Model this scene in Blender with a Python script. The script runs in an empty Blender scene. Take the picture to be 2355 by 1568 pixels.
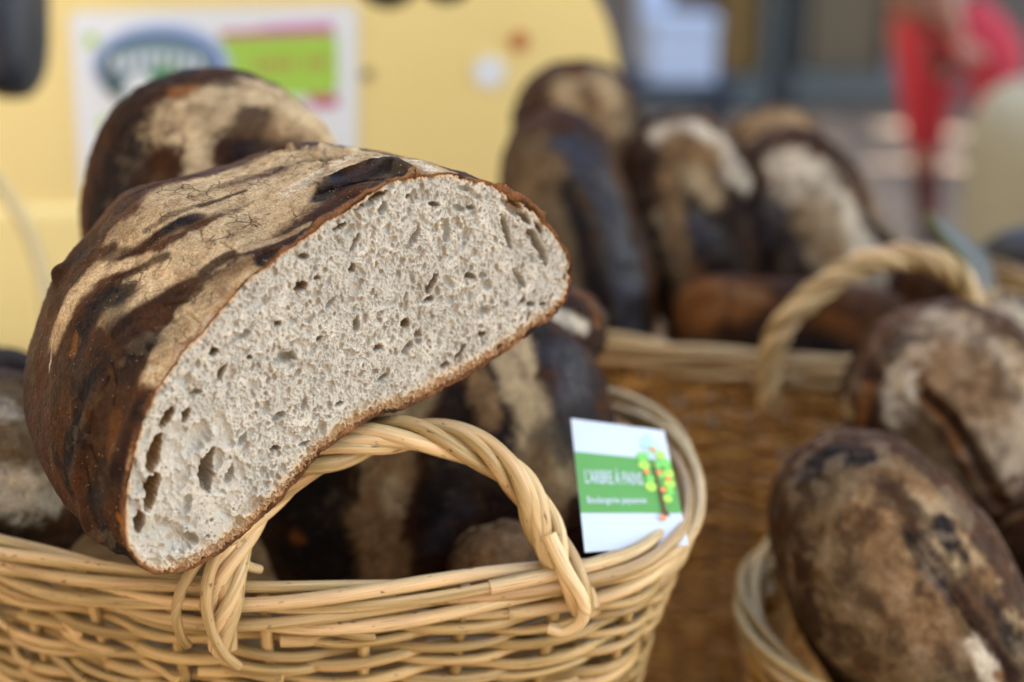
import bpy, math, random
import numpy as np
from mathutils import Vector

SC = bpy.context.scene
COL = SC.collection
R = math.radians
rng = np.random.default_rng(7)
random.seed(7)

# ------------------------------------------------------------------ camera
CAM_Z = 1.25
PITCH = R(19.0)
FPX = 50.0 / 36.0 * 2355.0            # focal length in photo pixels (2355 wide)
cam = bpy.data.cameras.new('camera')
cam_o = bpy.data.objects.new('camera', cam)
COL.objects.link(cam_o)
cam_o.location = (0, 0, CAM_Z)
cam_o.rotation_euler = (R(90) - PITCH, 0, 0)
cam.lens = 50.0
cam.sensor_width = 36.0
cam.clip_start = 0.05
cam.clip_end = 400
cam.dof.use_dof = True
cam.dof.focus_distance = 0.647
cam.dof.aperture_fstop = 3.0
cam.dof.aperture_blades = 0
SC.camera = cam_o

# ------------------------------------------------------------------ light
SUN_EL, SUN_AZ = R(48), (0.995, 0.10)          # sun stands off to the right of the scene
world = bpy.data.worlds.new('World')
SC.world = world
world.use_nodes = True
wn = world.node_tree.nodes
wl = world.node_tree.links
bg = wn['Background']
sky = wn.new('ShaderNodeTexSky')
sky.sky_type = 'NISHITA'
sky.sun_disc = False
sky.sun_elevation = SUN_EL
sky.sun_rotation = math.atan2(SUN_AZ[0], SUN_AZ[1])
sky.air_density = 1.0
sky.dust_density = 3.0
sky.ozone_density = 0.6
wb = wn.new('ShaderNodeMix'); wb.data_type = 'RGBA'; wb.blend_type = 'MULTIPLY'
wb.inputs[0].default_value = 1.0
wb.inputs[7].default_value = (0.97, 1.02, 1.03, 1)   # camera white balance for open shade
wl.new(sky.outputs[0], wb.inputs[6])
wl.new(wb.outputs[2], bg.inputs[0])
bg.inputs[1].default_value = 0.15

sun = bpy.data.lights.new('sun', 'SUN')
sun.energy = 5.0
sun.angle = R(0.55)
sun.color = (1.0, 0.86, 0.72)
sun_o = bpy.data.objects.new('sun', sun)
COL.objects.link(sun_o)
SUND = Vector((SUN_AZ[0] * math.cos(SUN_EL), SUN_AZ[1] * math.cos(SUN_EL), math.sin(SUN_EL))).normalized()
sun_o.rotation_euler = SUND.to_track_quat('Z', 'Y').to_euler()

SC.view_settings.view_transform = 'Standard'
SC.view_settings.look = 'None'
SC.view_settings.gamma = 1
SC.view_settings.use_curve_mapping = False
SC.view_settings.exposure = 2.24
SC.render.engine = 'CYCLES'
SC.cycles.max_bounces = 6
SC.cycles.diffuse_bounces = 4
SC.cycles.use_denoising = True
SC.cycles.sample_clamp_indirect = 6

# ------------------------------------------------------------------ geometry helpers
CP, SP_ = math.cos(PITCH), math.sin(PITCH)
CX = np.array([1.0, 0, 0]); CY = np.array([0, SP_, CP]); CZ = np.array([0, CP, -SP_])
C0 = np.array([0, 0, CAM_Z])
def P(u, v, d):
    return C0 + d * ((u - 1177.5) / FPX * CX + (784 - v) / FPX * CY + CZ)
def ray(u, v):
    r = (u - 1177.5) / FPX * CX + (784 - v) / FPX * CY + CZ
    return r
def at(u, v, Y):
    r = ray(u, v)
    return C0 + r * (Y / r[1])
def atz(u, v, z):
    r = ray(u, v)
    return C0 + r * ((z - CAM_Z) / r[2])
def project(p):
    q = np.asarray(p) - C0
    d = q @ CZ
    return 1177.5 + FPX * (q @ CX) / d, 784 - FPX * (q @ CY) / d, d

def hash3(ix, iy, iz, seed):
    h = (ix.astype(np.uint32) * np.uint32(374761393) + iy.astype(np.uint32) * np.uint32(668265263)
         + iz.astype(np.uint32) * np.uint32(2147483647 - 1013) + np.uint32(seed * 1274126177 % 4294967295))
    h ^= h >> np.uint32(13); h *= np.uint32(1274126177); h ^= h >> np.uint32(16)
    h *= np.uint32(2246822519); h ^= h >> np.uint32(13)
    return (h & np.uint32(0xFFFFFF)).astype(np.float32) / 8388607.5 - 1.0
def vnoise(p, seed=0):
    p = np.asarray(p, np.float32)
    i = np.floor(p); f = p - i; i = i.astype(np.int64)
    u = f * f * f * (f * (f * 6 - 15) + 10)
    out = 0
    for dx in (0, 1):
        wx = u[:, 0] if dx else 1 - u[:, 0]
        for dy in (0, 1):
            wy = u[:, 1] if dy else 1 - u[:, 1]
            for dz in (0, 1):
                wz = u[:, 2] if dz else 1 - u[:, 2]
                out = out + wx * wy * wz * hash3(i[:, 0] + dx, i[:, 1] + dy, i[:, 2] + dz, seed)
    return out
def fbm(p, scale, octv=4, seed=0, gain=0.5):
    p = np.asarray(p, np.float32) * scale
    a, s, t = 1.0, 0, 0
    for k in range(octv):
        s = s + a * vnoise(p, seed + 17 * k); t += a
        a *= gain; p = p * 2.03 + 3.7
    return s / t
def smooth(a, b, x):
    t = np.clip((x - a) / (b - a), 0, 1)
    return t * t * (3 - 2 * t)
def mixc(c, k, m):
    return c * (1 - m[:, None]) + np.asarray(k, np.float32)[None, :] * m[:, None]

def make_mesh(name, verts, faces, mat, parent=None, smooth_=True, origin=None, attrs=None, tris=None):
    """faces: (F,4) int array (or list of arrays); vertices in world space; origin in world space"""
    verts = np.asarray(verts, np.float64)
    po = np.array(parent.location) if parent is not None else None
    if parent is not None and parent.parent is not None:
        po = po + np.array(parent.parent.location)
    if origin is None:
        origin = po if po is not None else np.array([*verts.mean(0)[:2], verts[:, 2].min()])
    origin = np.asarray(origin, float)
    me = bpy.data.meshes.new(name)
    fl = [f for f in (faces, tris) if f is not None and len(f)]
    loops = np.concatenate([np.asarray(f).ravel() for f in fl]).astype(np.int32)
    cnt = np.concatenate([np.full(len(f), np.asarray(f).shape[1]) for f in fl])
    start = np.concatenate([[0], np.cumsum(cnt)[:-1]]).astype(np.int32)
    me.vertices.add(len(verts)); me.loops.add(len(loops)); me.polygons.add(len(cnt))
    me.vertices.foreach_set('co', (verts - origin).astype(np.float32).ravel())
    me.loops.foreach_set('vertex_index', loops)
    me.polygons.foreach_set('loop_start', start)
    me.polygons.foreach_set('use_smooth', np.full(len(cnt), smooth_, bool))
    me.update(calc_edges=True)
    for k, a in (attrs or {}).items():
        a = np.asarray(a, np.float32)
        if a.ndim == 2:
            at_ = me.attributes.new(k, 'FLOAT_COLOR', 'POINT')
            at_.data.foreach_set('color', np.c_[a, np.ones(len(a), np.float32)].astype(np.float32).ravel())
        else:
            at_ = me.attributes.new(k, 'FLOAT', 'POINT')
            at_.data.foreach_set('value', a)
    if mat: me.materials.append(mat)
    o = bpy.data.objects.new(name, me)
    COL.objects.link(o)
    if parent is not None:
        o.parent = parent
        o.location = Vector(origin - po)
    else:
        o.location = Vector(origin)
    return o

def tag(o, label=None, cat=None, group=None, kind=None):
    if label: o['label'] = label
    if cat: o['category'] = cat
    if group: o['group'] = group
    if kind: o['kind'] = kind
    return o
def empty(name, loc, label, cat, group=None):
    e = bpy.data.objects.new(name, None)
    e.empty_display_size = 0.05
    COL.objects.link(e); e.location = Vector(loc)
    return tag(e, label, cat, group)

class MB:
    def __init__(s):
        s.v, s.f, s.t, s.n, s.c = [], [], [], 0, []
    def add(s, v, f, tint=0.0, rc=None):
        v = np.asarray(v, float).reshape(-1, 3)
        s.v.append(v); s.f.append(np.asarray(f) + s.n)
        t = np.asarray(tint, float)
        s.t.append(np.full(len(v), float(t)) if t.ndim == 0 else t)
        s.c.append(np.zeros((len(v), 3)) if rc is None else rc)
        s.n += len(v)
    def tube(s, path, rad, seg=8, tint=0.0, flat=1.0, closed=False):
        p = np.asarray(path, float); n = len(p)
        rad = np.full(n, rad, float) if np.ndim(rad) == 0 else np.asarray(rad, float)
        if closed:
            t = np.roll(p, -1, 0) - np.roll(p, 1, 0)
        else:
            t = np.gradient(p, axis=0)
        t /= np.linalg.norm(t, axis=1)[:, None] + 1e-12
        up = np.tile(np.array([0.03, 0.02, 1.0]), (n, 1))
        bad = np.abs(t[:, 2]) > 0.9
        if bad.mean() > 0.5: up[:] = (1.0, 0.1, 0.02)
        a = np.cross(up, t)
        nn = np.linalg.norm(a, axis=1)
        a /= np.maximum(nn, 1e-9)[:, None]
        for i in range(1, n):                      # keep the frame from flipping
            if a[i] @ a[i - 1] < 0.2:
                w = a[i - 1] - t[i] * (a[i - 1] @ t[i]); a[i] = w / (np.linalg.norm(w) + 1e-9)
        b = np.cross(t, a)
        th = np.linspace(0, 2 * math.pi, seg, endpoint=False)
        ring = (np.cos(th)[None, :, None] * a[:, None, :] + flat * np.sin(th)[None, :, None] * b[:, None, :]) * rad[:, None, None]
        v = (p[:, None, :] + ring).reshape(-1, 3)
        i = np.arange(n if closed else n - 1)[:, None]; j = np.arange(seg)[None, :]
        i2 = (i + 1) % n; j2 = (j + 1) % seg
        f = np.stack([i * seg + j, i * seg + j2, i2 * seg + j2, i2 * seg + j], -1).reshape(-1, 4)
        al = np.r_[0, np.cumsum(np.linalg.norm(np.diff(p, axis=0), axis=1))]
        rc = np.stack(np.broadcast_arrays(al[:, None], np.cos(th)[None, :], np.sin(th)[None, :]), -1).reshape(-1, 3)
        s.add(v, f, tint, rc)
        if not closed:                              # end caps
            for e, sgn in ((0, 1), (n - 1, -1)):
                c = p[e]; base = s.n
                rv = v[e * seg:(e + 1) * seg]
                s.add(np.vstack([rv, c - t[e] * sgn * rad[e] * 0.25]), np.array([[k, seg, (k + 1) % seg, k] for k in range(seg)])[:, [0, 1, 2, 2]] if False else np.array([[k, (k + 1) % seg, seg, seg] for k in range(seg)]), -1.0)
    def box(s, lo, hi, tint=0.0, rot=None):
        lo = np.array(lo, float); hi = np.array(hi, float)
        v = np.array([[x, y, z] for x in (lo[0], hi[0]) for y in (lo[1], hi[1]) for z in (lo[2], hi[2])])
        f = [[0, 1, 3, 2], [4, 6, 7, 5], [0, 4, 5, 1], [2, 3, 7, 6], [0, 2, 6, 4], [1, 5, 7, 3]]
        s.add(v, f, tint)
    def build(s, name, mat, parent=None, smooth_=True, origin=None):
        v = np.vstack(s.v); f = np.vstack(s.f); t = np.concatenate(s.t)
        deg = f[:, 2] == f[:, 3]
        return make_mesh(name, v, f[~deg], mat, parent, smooth_, origin, {'tint': t, 'rodc': np.vstack(s.c)}, tris=f[deg][:, :3])

def bevel(o, w=0.003, seg=2):
    m = o.modifiers.new('bevel', 'BEVEL'); m.width = w; m.segments = seg; m.limit_method = 'ANGLE'

def catmull(pts, n, closed=False):
    p = np.asarray(pts, float); m = len(p)
    if closed:
        q = np.vstack([p[-1], p, p[0], p[1]]); segs = m
    else:
        q = np.vstack([2 * p[0] - p[1], p, 2 * p[-1] - p[-2]]); segs = m - 1
    out = []
    k = 40
    for i in range(segs):
        a, b, c, d = q[i], q[i + 1], q[i + 2], q[i + 3]
        t = np.linspace(0, 1, k, endpoint=False)[:, None]
        out.append(0.5 * ((2 * b) + (-a + c) * t + (2 * a - 5 * b + 4 * c - d) * t ** 2 + (-a + 3 * b - 3 * c + d) * t ** 3))
    out = np.vstack(out)
    out = np.vstack([out, p[0] if closed else p[-1]])
    L = np.r_[0, np.cumsum(np.linalg.norm(np.diff(out, axis=0), axis=1))]
    s = np.linspace(0, L[-1], n, endpoint=not closed)
    return np.stack([np.interp(s, L, out[:, k]) for k in range(p.shape[1])], 1)

# ------------------------------------------------------------------ materials
def nodemat(name):
    m = bpy.data.materials.new(name); m.use_nodes = True
    nt = m.node_tree
    return m, nt.nodes, nt.links, nt.nodes['Principled BSDF']
def N(ns, t, **kw):
    n = ns.new(t)
    for k, v in kw.items():
        if k.startswith('_'): n.inputs[int(k[1:])].default_value = v
        else: setattr(n, k, v)
    return n
def M_(ns, ls, op, a, b=None, c=None, clamp=False):
    n = ns.new('ShaderNodeMath'); n.operation = op; n.use_clamp = clamp
    for i, x in enumerate((a, b, c)):
        if x is None: continue
        if isinstance(x, (int, float)): n.inputs[i].default_value = x
        else: ls.new(x, n.inputs[i])
    return n.outputs[0]
def MIX(ns, ls, f, a, b, mode='MIX'):
    n = ns.new('ShaderNodeMix'); n.data_type = 'RGBA'; n.blend_type = mode
    for i, x in ((0, f), (6, a), (7, b)):
        if isinstance(x, (int, float)): n.inputs[i].default_value = x
        elif isinstance(x, tuple): n.inputs[i].default_value = (*x, 1)
        else: ls.new(x, n.inputs[i])
    return n.outputs[2]
def RAMP(ns, ls, f, *stops):
    n = ns.new('ShaderNodeValToRGB')
    e = n.color_ramp.elements
    while len(e) < len(stops): e.new(0.5)
    for k, (p, c) in enumerate(stops):
        e[k].position = p
        e[k].color = (*c, 1) if isinstance(c, tuple) else (c, c, c, 1)
    ls.new(f, n.inputs[0])
    return n.outputs[0]

def plain(name, col, rough=0.6, var=0.12, scale=30, bump=0.0, metal=0.0, coat=0.0, trans=0.0):
    m, ns, ls, bs = nodemat(name)
    tc = ns.new('ShaderNodeTexCoord')
    nz = N(ns, 'ShaderNodeTexNoise'); nz.inputs['Scale'].default_value = scale; nz.inputs['Detail'].default_value = 5
    ls.new(tc.outputs['Object'], nz.inputs['Vector'])
    lo = tuple(c * (1 - var) for c in col); hi = tuple(min(1, c * (1 + var)) for c in col)
    ls.new(MIX(ns, ls, nz.outputs[0], lo, hi), bs.inputs['Base Color'])
    bs.inputs['Roughness'].default_value = rough
    bs.inputs['Metallic'].default_value = metal
    bs.inputs['Coat Weight'].default_value = coat
    if trans: bs.inputs['Transmission Weight'].default_value = trans
    if bump:
        b = ns.new('ShaderNodeBump'); b.inputs['Strength'].default_value = bump; b.inputs['Distance'].default_value = 0.01
        ls.new(nz.outputs[0], b.inputs['Height']); ls.new(b.outputs[0], bs.inputs['Normal'])
    return m

def wicker_mat(name, c_lo, c_hi, c_dark):
    m, ns, ls, bs = nodemat(name)
    at_ = N(ns, 'ShaderNodeAttribute', attribute_name='tint')
    tc = ns.new('ShaderNodeTexCoord')
    t = at_.outputs['Fac']
    mp = ns.new('ShaderNodeMapping'); mp.inputs['Scale'].default_value = (1, 1, 2.2)
    ls.new(tc.outputs['Object'], mp.inputs[0])
    # grain runs along each rod: coordinates are (metres along, cos, sin around)
    rc = N(ns, 'ShaderNodeAttribute', attribute_name='rodc').outputs['Vector']
    off = ns.new('ShaderNodeCombineXYZ'); ls.new(M_(ns, ls, 'MULTIPLY', t, 91.7), off.inputs[0]); ls.new(M_(ns, ls, 'MULTIPLY', t, 37.1), off.inputs[1])
    def rn(sx, sr, det):
        m1 = ns.new('ShaderNodeVectorMath'); m1.operation = 'MULTIPLY_ADD'; ls.new(rc, m1.inputs[0]); m1.inputs[1].default_value = (sx, sr, sr); ls.new(off.outputs[0], m1.inputs[2])
        n = N(ns, 'ShaderNodeTexNoise'); n.inputs['Scale'].default_value = 1.0; n.inputs['Detail'].default_value = det
        ls.new(m1.outputs[0], n.inputs['Vector']); return n.outputs[0]
    n1, n2, n3, n4 = rn(16, 0.55, 5), rn(45, 4.5, 4), rn(150, 1.6, 3), rn(9, 0.9, 3)
    tt = M_(ns, ls, 'FRACT', M_(ns, ls, 'MULTIPLY', t, 7.31))
    f = M_(ns, ls, 'ADD', M_(ns, ls, 'MULTIPLY', tt, 0.62), M_(ns, ls, 'MULTIPLY', n1, 0.66))
    base = RAMP(ns, ls, f, (0.15, c_lo), (0.55, tuple((a + b) / 2 for a, b in zip(c_lo, c_hi))), (0.95, c_hi))
    pink = M_(ns, ls, 'MULTIPLY', RAMP(ns, ls, n4, (0.5, 0.0), (0.62, 1.0)), 0.32)
    base = MIX(ns, ls, pink, base, (c_hi[0] * 1.0, c_hi[1] * 0.78, c_hi[2] * 0.82))
    green = M_(ns, ls, 'MULTIPLY', RAMP(ns, ls, n4, (0.34, 1.0), (0.46, 0.0)), 0.55)
    base = MIX(ns, ls, green, base, (c_lo[0] * 0.95, c_lo[1] * 1.0, c_lo[2] * 0.55))
    base = MIX(ns, ls, M_(ns, ls, 'MULTIPLY', RAMP(ns, ls, n3, (0.66, 0.0), (0.71, 1.0)), 0.8), base, c_dark)
    base = MIX(ns, ls, M_(ns, ls, 'MULTIPLY', RAMP(ns, ls, n2, (0.28, 1.0), (0.36, 0.0)), 0.6), base, c_dark)
    base = MIX(ns, ls, 1.0, base, RAMP(ns, ls, n2, (0.3, 0.78), (0.7, 1.12)), 'MULTIPLY')
    cut = M_(ns, ls, 'LESS_THAN', t, -0.5)
    base = MIX(ns, ls, cut, base, (c_hi[0], c_hi[1] * 0.9, c_hi[2] * 0.8))
    ls.new(base, bs.inputs['Base Color'])
    bs.inputs['Roughness'].default_value = 0.38
    bs.inputs['Specular IOR Level'].default_value = 0.42
    b = ns.new('ShaderNodeBump'); b.inputs['Strength'].default_value = 0.5; b.inputs['Distance'].default_value = 0.0009
    ls.new(n2, b.inputs['Height']); ls.new(b.outputs[0], bs.inputs['Normal'])
    return m

def crust_mat(name, fine=1.0):
    m, ns, ls, bs = nodemat(name)
    col = N(ns, 'ShaderNodeAttribute', attribute_name='Col').outputs['Color']
    rg = N(ns, 'ShaderNodeAttribute', attribute_name='rough').outputs['Fac']
    fl = N(ns, 'ShaderNodeAttribute', attribute_name='flour').outputs['Fac']
    tc = ns.new('ShaderNodeTexCoord'); ob = tc.outputs['Object']
    g1 = N(ns, 'ShaderNodeTexNoise'); g1.inputs['Scale'].default_value = 900; g1.inputs['Detail'].default_value = 4
    g2 = N(ns, 'ShaderNodeTexNoise'); g2.inputs['Scale'].default_value = 170; g2.inputs['Detail'].default_value = 6
    wp = N(ns, 'ShaderNodeTexNoise'); wp.inputs['Scale'].default_value = 90; wp.inputs['Detail'].default_value = 4
    for g in (g1, g2, wp): ls.new(ob, g.inputs['Vector'])
    warp = ns.new('ShaderNodeVectorMath'); warp.operation = 'MULTIPLY_ADD'
    ls.new(wp.outputs['Color'], warp.inputs[0]); warp.inputs[1].default_value = (0.010, 0.010, 0.010)
    ls.new(ob, warp.inputs[2])
    vo = N(ns, 'ShaderNodeTexVoronoi', feature='DISTANCE_TO_EDGE'); vo.inputs['Scale'].default_value = 150
    ls.new(warp.outputs[0], vo.inputs['Vector'])
    line = RAMP(ns, ls, vo.outputs['Distance'], (0.0, 1.0), (0.06, 0.0))
    gate = N(ns, 'ShaderNodeTexNoise'); gate.inputs['Scale'].default_value = 60; gate.inputs['Detail'].default_value = 2
    ls.new(ob, gate.inputs['Vector'])
    gt = RAMP(ns, ls, gate.outputs[0], (0.55, 0.0), (0.64, 1.0))
    crack = M_(ns, ls, 'MULTIPLY', M_(ns, ls, 'MULTIPLY', line, gt), M_(ns, ls, 'ADD', M_(ns, ls, 'MULTIPLY', fl, 0.62), 0.10), clamp=True)
    c = MIX(ns, ls, 1.0, col, RAMP(ns, ls, g1.outputs[0], (0.3, 0.62), (0.7, 1.32)), 'MULTIPLY')
    c = MIX(ns, ls, 1.0, c, RAMP(ns, ls, g2.outputs[0], (0.3, 0.78), (0.7, 1.15)), 'MULTIPLY')
    c = MIX(ns, ls, crack, c, (0.055, 0.026, 0.012))
    sp = N(ns, 'ShaderNodeTexVoronoi'); sp.inputs['Scale'].default_value = 330
    ls.new(ob, sp.inputs['Vector'])
    spk = M_(ns, ls, 'MULTIPLY', RAMP(ns, ls, sp.outputs['Distance'], (0.07, 1.0), (0.14, 0.0)), 0.55)
    spn = RAMP(ns, ls, gate.outputs[0], (0.46, 1.0), (0.56, 0.0))
    c = MIX(ns, ls, M_(ns, ls, 'MULTIPLY', spk, spn), c, (0.42, 0.33, 0.2))
    ls.new(c, bs.inputs['Base Color'])
    ls.new(rg, bs.inputs['Roughness'])
    ls.new(M_(ns, ls, 'MULTIPLY', M_(ns, ls, 'SUBTRACT', 0.95, rg), 0.42, clamp=True), bs.inputs['Specular IOR Level'])
    h = M_(ns, ls, 'ADD', M_(ns, ls, 'MULTIPLY', g1.outputs[0], 0.5), M_(ns, ls, 'MULTIPLY', g2.outputs[0], 1.1))
    h = M_(ns, ls, 'SUBTRACT', h, M_(ns, ls, 'MULTIPLY', crack, 1.6))
    b = ns.new('ShaderNodeBump'); b.inputs['Strength'].default_value = 0.85 * fine; b.inputs['Distance'].default_value = 0.0013
    ls.new(h, b.inputs['Height']); ls.new(b.outputs[0], bs.inputs['Normal'])
    return m

def crumb_mat():
    m, ns, ls, bs = nodemat('bread_crumb')
    col = N(ns, 'ShaderNodeAttribute', attribute_name='Col').outputs['Color']
    tc = ns.new('ShaderNodeTexCoord'); ob = tc.outputs['Object']
    g1 = N(ns, 'ShaderNodeTexNoise'); g1.inputs['Scale'].default_value = 1300; g1.inputs['Detail'].default_value = 3
    g2 = N(ns, 'ShaderNodeTexNoise'); g2.inputs['Scale'].default_value = 60; g2.inputs['Detail'].default_value = 5
    for g in (g1, g2): ls.new(ob, g.inputs['Vector'])
    c = MIX(ns, ls, 1.0, col, RAMP(ns, ls, g2.outputs[0], (0.35, 0.9), (0.65, 1.06)), 'MULTIPLY')
    bran = N(ns, 'ShaderNodeTexVoronoi'); bran.inputs['Scale'].default_value = 260
    ls.new(ob, bran.inputs['Vector'])
    bm = RAMP(ns, ls, bran.outputs['Distance'], (0.06, 1.0), (0.12, 0.0))
    sel = ns.new('ShaderNodeSeparateColor'); ls.new(bran.outputs['Color'], sel.inputs[0])
    bm = M_(ns, ls, 'MULTIPLY', bm, M_(ns, ls, 'GREATER_THAN', sel.outputs[0], 0.86))
    c = MIX(ns, ls, M_(ns, ls, 'MULTIPLY', bm, 0.8), c, (0.25, 0.12, 0.05))
    ls.new(c, bs.inputs['Base Color'])
    bs.inputs['Roughness'].default_value = 0.55
    bs.inputs['Specular IOR Level'].default_value = 0.4
    bs.inputs['Subsurface Weight'].default_value = 0.12
    bs.inputs['Subsurface Radius'].default_value = (1.0, 0.75, 0.5)
    bs.inputs['Subsurface Scale'].default_value = 0.0012
    b = ns.new('ShaderNodeBump'); b.inputs['Strength'].default_value = 0.7; b.inputs['Distance'].default_value = 0.0007
    ls.new(g1.outputs[0], b.inputs['Height']); ls.new(b.outputs[0], bs.inputs['Normal'])
    return m

M_WICK = wicker_mat('willow', (0.17, 0.10, 0.022), (0.57, 0.40, 0.165), (0.07, 0.03, 0.01))
M_WICK2 = wicker_mat('willow_brown', (0.25, 0.115, 0.016), (0.66, 0.37, 0.09), (0.05, 0.02, 0.008))
M_WICKR = wicker_mat('willow_pale', (0.21, 0.13, 0.034), (0.66, 0.49, 0.245), (0.08, 0.035, 0.012))
M_CRUST = crust_mat('bread_crust')
M_CRUMB = crumb_mat()

# ================================================================== SETTING
m, ns, ls, bs = nodemat('pavement')
tc = ns.new('ShaderNodeTexCoord')
br = N(ns, 'ShaderNodeTexBrick'); br.inputs['Scale'].default_value = 2.2
br.inputs['Color1'].default_value = (0.26, 0.19, 0.135, 1); br.inputs['Color2'].default_value = (0.20, 0.16, 0.12, 1)
br.inputs['Mortar'].default_value = (0.09, 0.08, 0.075, 1); br.inputs['Mortar Size'].default_value = 0.015
nz = N(ns, 'ShaderNodeTexNoise'); nz.inputs['Scale'].default_value = 3.0; nz.inputs['Detail'].default_value = 8
ls.new(tc.outputs['Object'], br.inputs['Vector']); ls.new(tc.outputs['Object'], nz.inputs['Vector'])
ls.new(MIX(ns, ls, 1.0, br.outputs['Color'], RAMP(ns, ls, nz.outputs[0], (0.3, 0.65), (0.7, 1.25)), 'MULTIPLY'), bs.inputs['Base Color'])
bs.inputs['Roughness'].default_value = 0.8
M_PAVE = m
g = MB(); g.add([[-60, -60, 0], [60, -60, 0], [60, 120, 0], [-60, 120, 0]], [[0, 1, 2, 3]])
tag(g.build('pavement', M_PAVE, origin=(0, 0, 0)), kind='structure')

# ------------------------------------------------------------------ shop building far behind
FY = 7.2
shop = empty('shop_front', (2.0, FY, 0), 'blurred grey shop front with dark framed glass panes beyond the market pavement', 'shop front')
M_SHOPW = plain('shop_stone', (0.13, 0.115, 0.105), 0.8, 0.2, 3)
M_FRAME = plain('shop_frame', (0.095, 0.12, 0.125), 0.45, 0.1, 6)
M_FRAMED = plain('shop_frame_dark', (0.035, 0.045, 0.05), 0.4, 0.1, 6)
M_FRAMEL = plain('shop_frame_pale', (0.20, 0.20, 0.23), 0.5, 0.1, 6)
M_PANE1 = plain('shop_pane_brown', (0.17, 0.11, 0.035), 0.35, 0.25, 2.5)
M_PANE2 = plain('shop_pane_grey', (0.135, 0.11, 0.07), 0.35, 0.15, 2.5)
M_NAVY = plain('shop_plinth', (0.022, 0.035, 0.06), 0.5, 0.15, 5)
b = MB(); b.box((-4, FY + 0.15, 0), (9, FY + 4, 3.3)); b.build('wall', M_SHOPW, shop, False)
def fb(u0, v0, u1, v1, Y, mat, name, thick=0.06, par=shop, zlo=None, zhi=None, bev=0.01):
    a, c = at(u0, v1, Y), at(u1, v0, Y)
    lo = [min(a[0], c[0]), Y, min(a[2], c[2])]; hi = [max(a[0], c[0]), Y + thick, max(a[2], c[2])]
    if zlo is not None: lo[2] = zlo
    if zhi is not None: hi[2] = zhi
    q = MB(); q.box(lo, hi); o = q.build(name, mat, par, False)
    if bev: bevel(o, bev)
    return o
fb(1655, 0, 1752, 168, FY + 0.06, M_PANE1, 'pane', 0.05, zhi=2.2)
fb(1852, 0, 2036, 162, FY + 0.06, M_PANE2, 'pane', 0.05, zhi=2.2)
fb(1752, 0, 1792, 178, FY, M_FRAME, 'window_post', 0.12, zhi=2.2)
fb(1795, 0, 1822, 178, FY + 0.02, M_FRAMED, 'window_post', 0.10, zhi=2.2)
fb(1824, 0, 1849, 178, FY, M_FRAME, 'window_post', 0.12, zhi=2.2)
fb(2040, 0, 2088, 178, FY, M_FRAMEL, 'window_post', 0.12, zhi=2.2)
fb(1400, 180, 1772, 252, FY - 0.05, M_FRAME, 'sill', 0.16)
fb(1776, 170, 1816, 262, FY - 0.07, M_FRAMED, 'door_post', 0.16)
fb(1820, 172, 2075, 232, FY - 0.05, M_FRAME, 'sill', 0.16)
fb(1400, 254, 1760, 330, FY - 0.03, M_NAVY, 'plinth', 0.14, zlo=0.0)
fb(1820, 234, 2300, 262, FY - 0.03, M_SHOPW, 'plinth', 0.14, zlo=0.0)
# low bench in front of the window with the two white boxes on it
BY = 5.9
bench = empty('low_bench', (at(1560, 210, BY)[0], BY + 0.2, 0), 'dark low bench carrying two white boxes before the shop window', 'bench')
z_b = at(1500, 192, BY)[2]
a, c = at(1400, 192, BY), at(1700, 192, BY)
b = MB(); b.box((a[0], BY - 0.05, z_b - 0.05), (c[0], BY + 0.5, z_b)); bevel(b.build('top', M_NAVY, bench, False), 0.01)
for x in (a[0] + 0.06, c[0] - 0.06):
    for y in (BY, BY + 0.42):
        b = MB(); b.box((x - 0.025, y - 0.02, 0), (x + 0.025, y + 0.03, z_b - 0.052)); b.build('leg', M_NAVY, bench, False)
M_WHITE = plain('white_board', (0.42, 0.54, 0.74), 0.5, 0.05, 8)
def white_box(u0, v0, u1, Y, label):
    a, c = at(u0, v0, Y), at(u1, v0, Y)
    e = empty('white_box', ((a[0] + c[0]) / 2, Y + 0.1, z_b), label, 'box', 'white boxes on the low bench')
    h = a[2] - z_b
    q = MB(); q.box((a[0], Y, z_b + 0.002), (c[0], Y + 0.2, z_b + h * 0.86)); bevel(q.build('body', M_WHITE, e, False), 0.008)
    q = MB(); q.box((a[0] - 0.008, Y - 0.008, z_b + h * 0.86 + 0.001), (c[0] + 0.008, Y + 0.208, z_b + h)); bevel(q.build('lid', M_WHITE, e, False), 0.008)
white_box(1500, 40, 1652, BY, 'large blurred white box on the low bench, the nearer and right one of two')
white_box(1474, -30, 1540, BY + 0.24, 'tall narrow white box on the bench, behind and left of the large white box')

# ------------------------------------------------------------------ off-frame parasol and tree crown, added to block the sun
M_CANV = plain('blocker_canvas', (0.55, 0.50, 0.40), 0.9, 0.05, 10)
aw = empty('sun_blocker_parasol', (2.55, 1.75, 0.0), 'unseen cream parasol added on the right to keep the sun off the stall', 'parasol')
sdn = np.array(SUND); pe1 = np.cross(sdn, (0, 0, 1)); pe1 /= np.linalg.norm(pe1)
pc = np.array([0.15, 1.0, 0.85]) + sdn * 2.7
na, nr_ = 24, 10
gg = [pc + np.array([0, 0, 0.42])]
for j_ in range(1, nr_ + 1):
    for i_ in range(na):
        a_ = 2 * math.pi * i_ / na; q_ = j_ / nr_
        gg.append(pc + np.array([1.35 * q_ * math.cos(a_), 1.45 * q_ * math.sin(a_), 0.42 - 0.5 * q_ ** 1.3 - 0.03 * q_ * abs(math.sin(a_ * 4))]))
ff = [[1 + (j_ - 1) * na + i_, 1 + (j_ - 1) * na + (i_ + 1) % na, 1 + j_ * na + (i_ + 1) % na, 1 + j_ * na + i_] for j_ in range(1, nr_) for i_ in range(na)]
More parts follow.
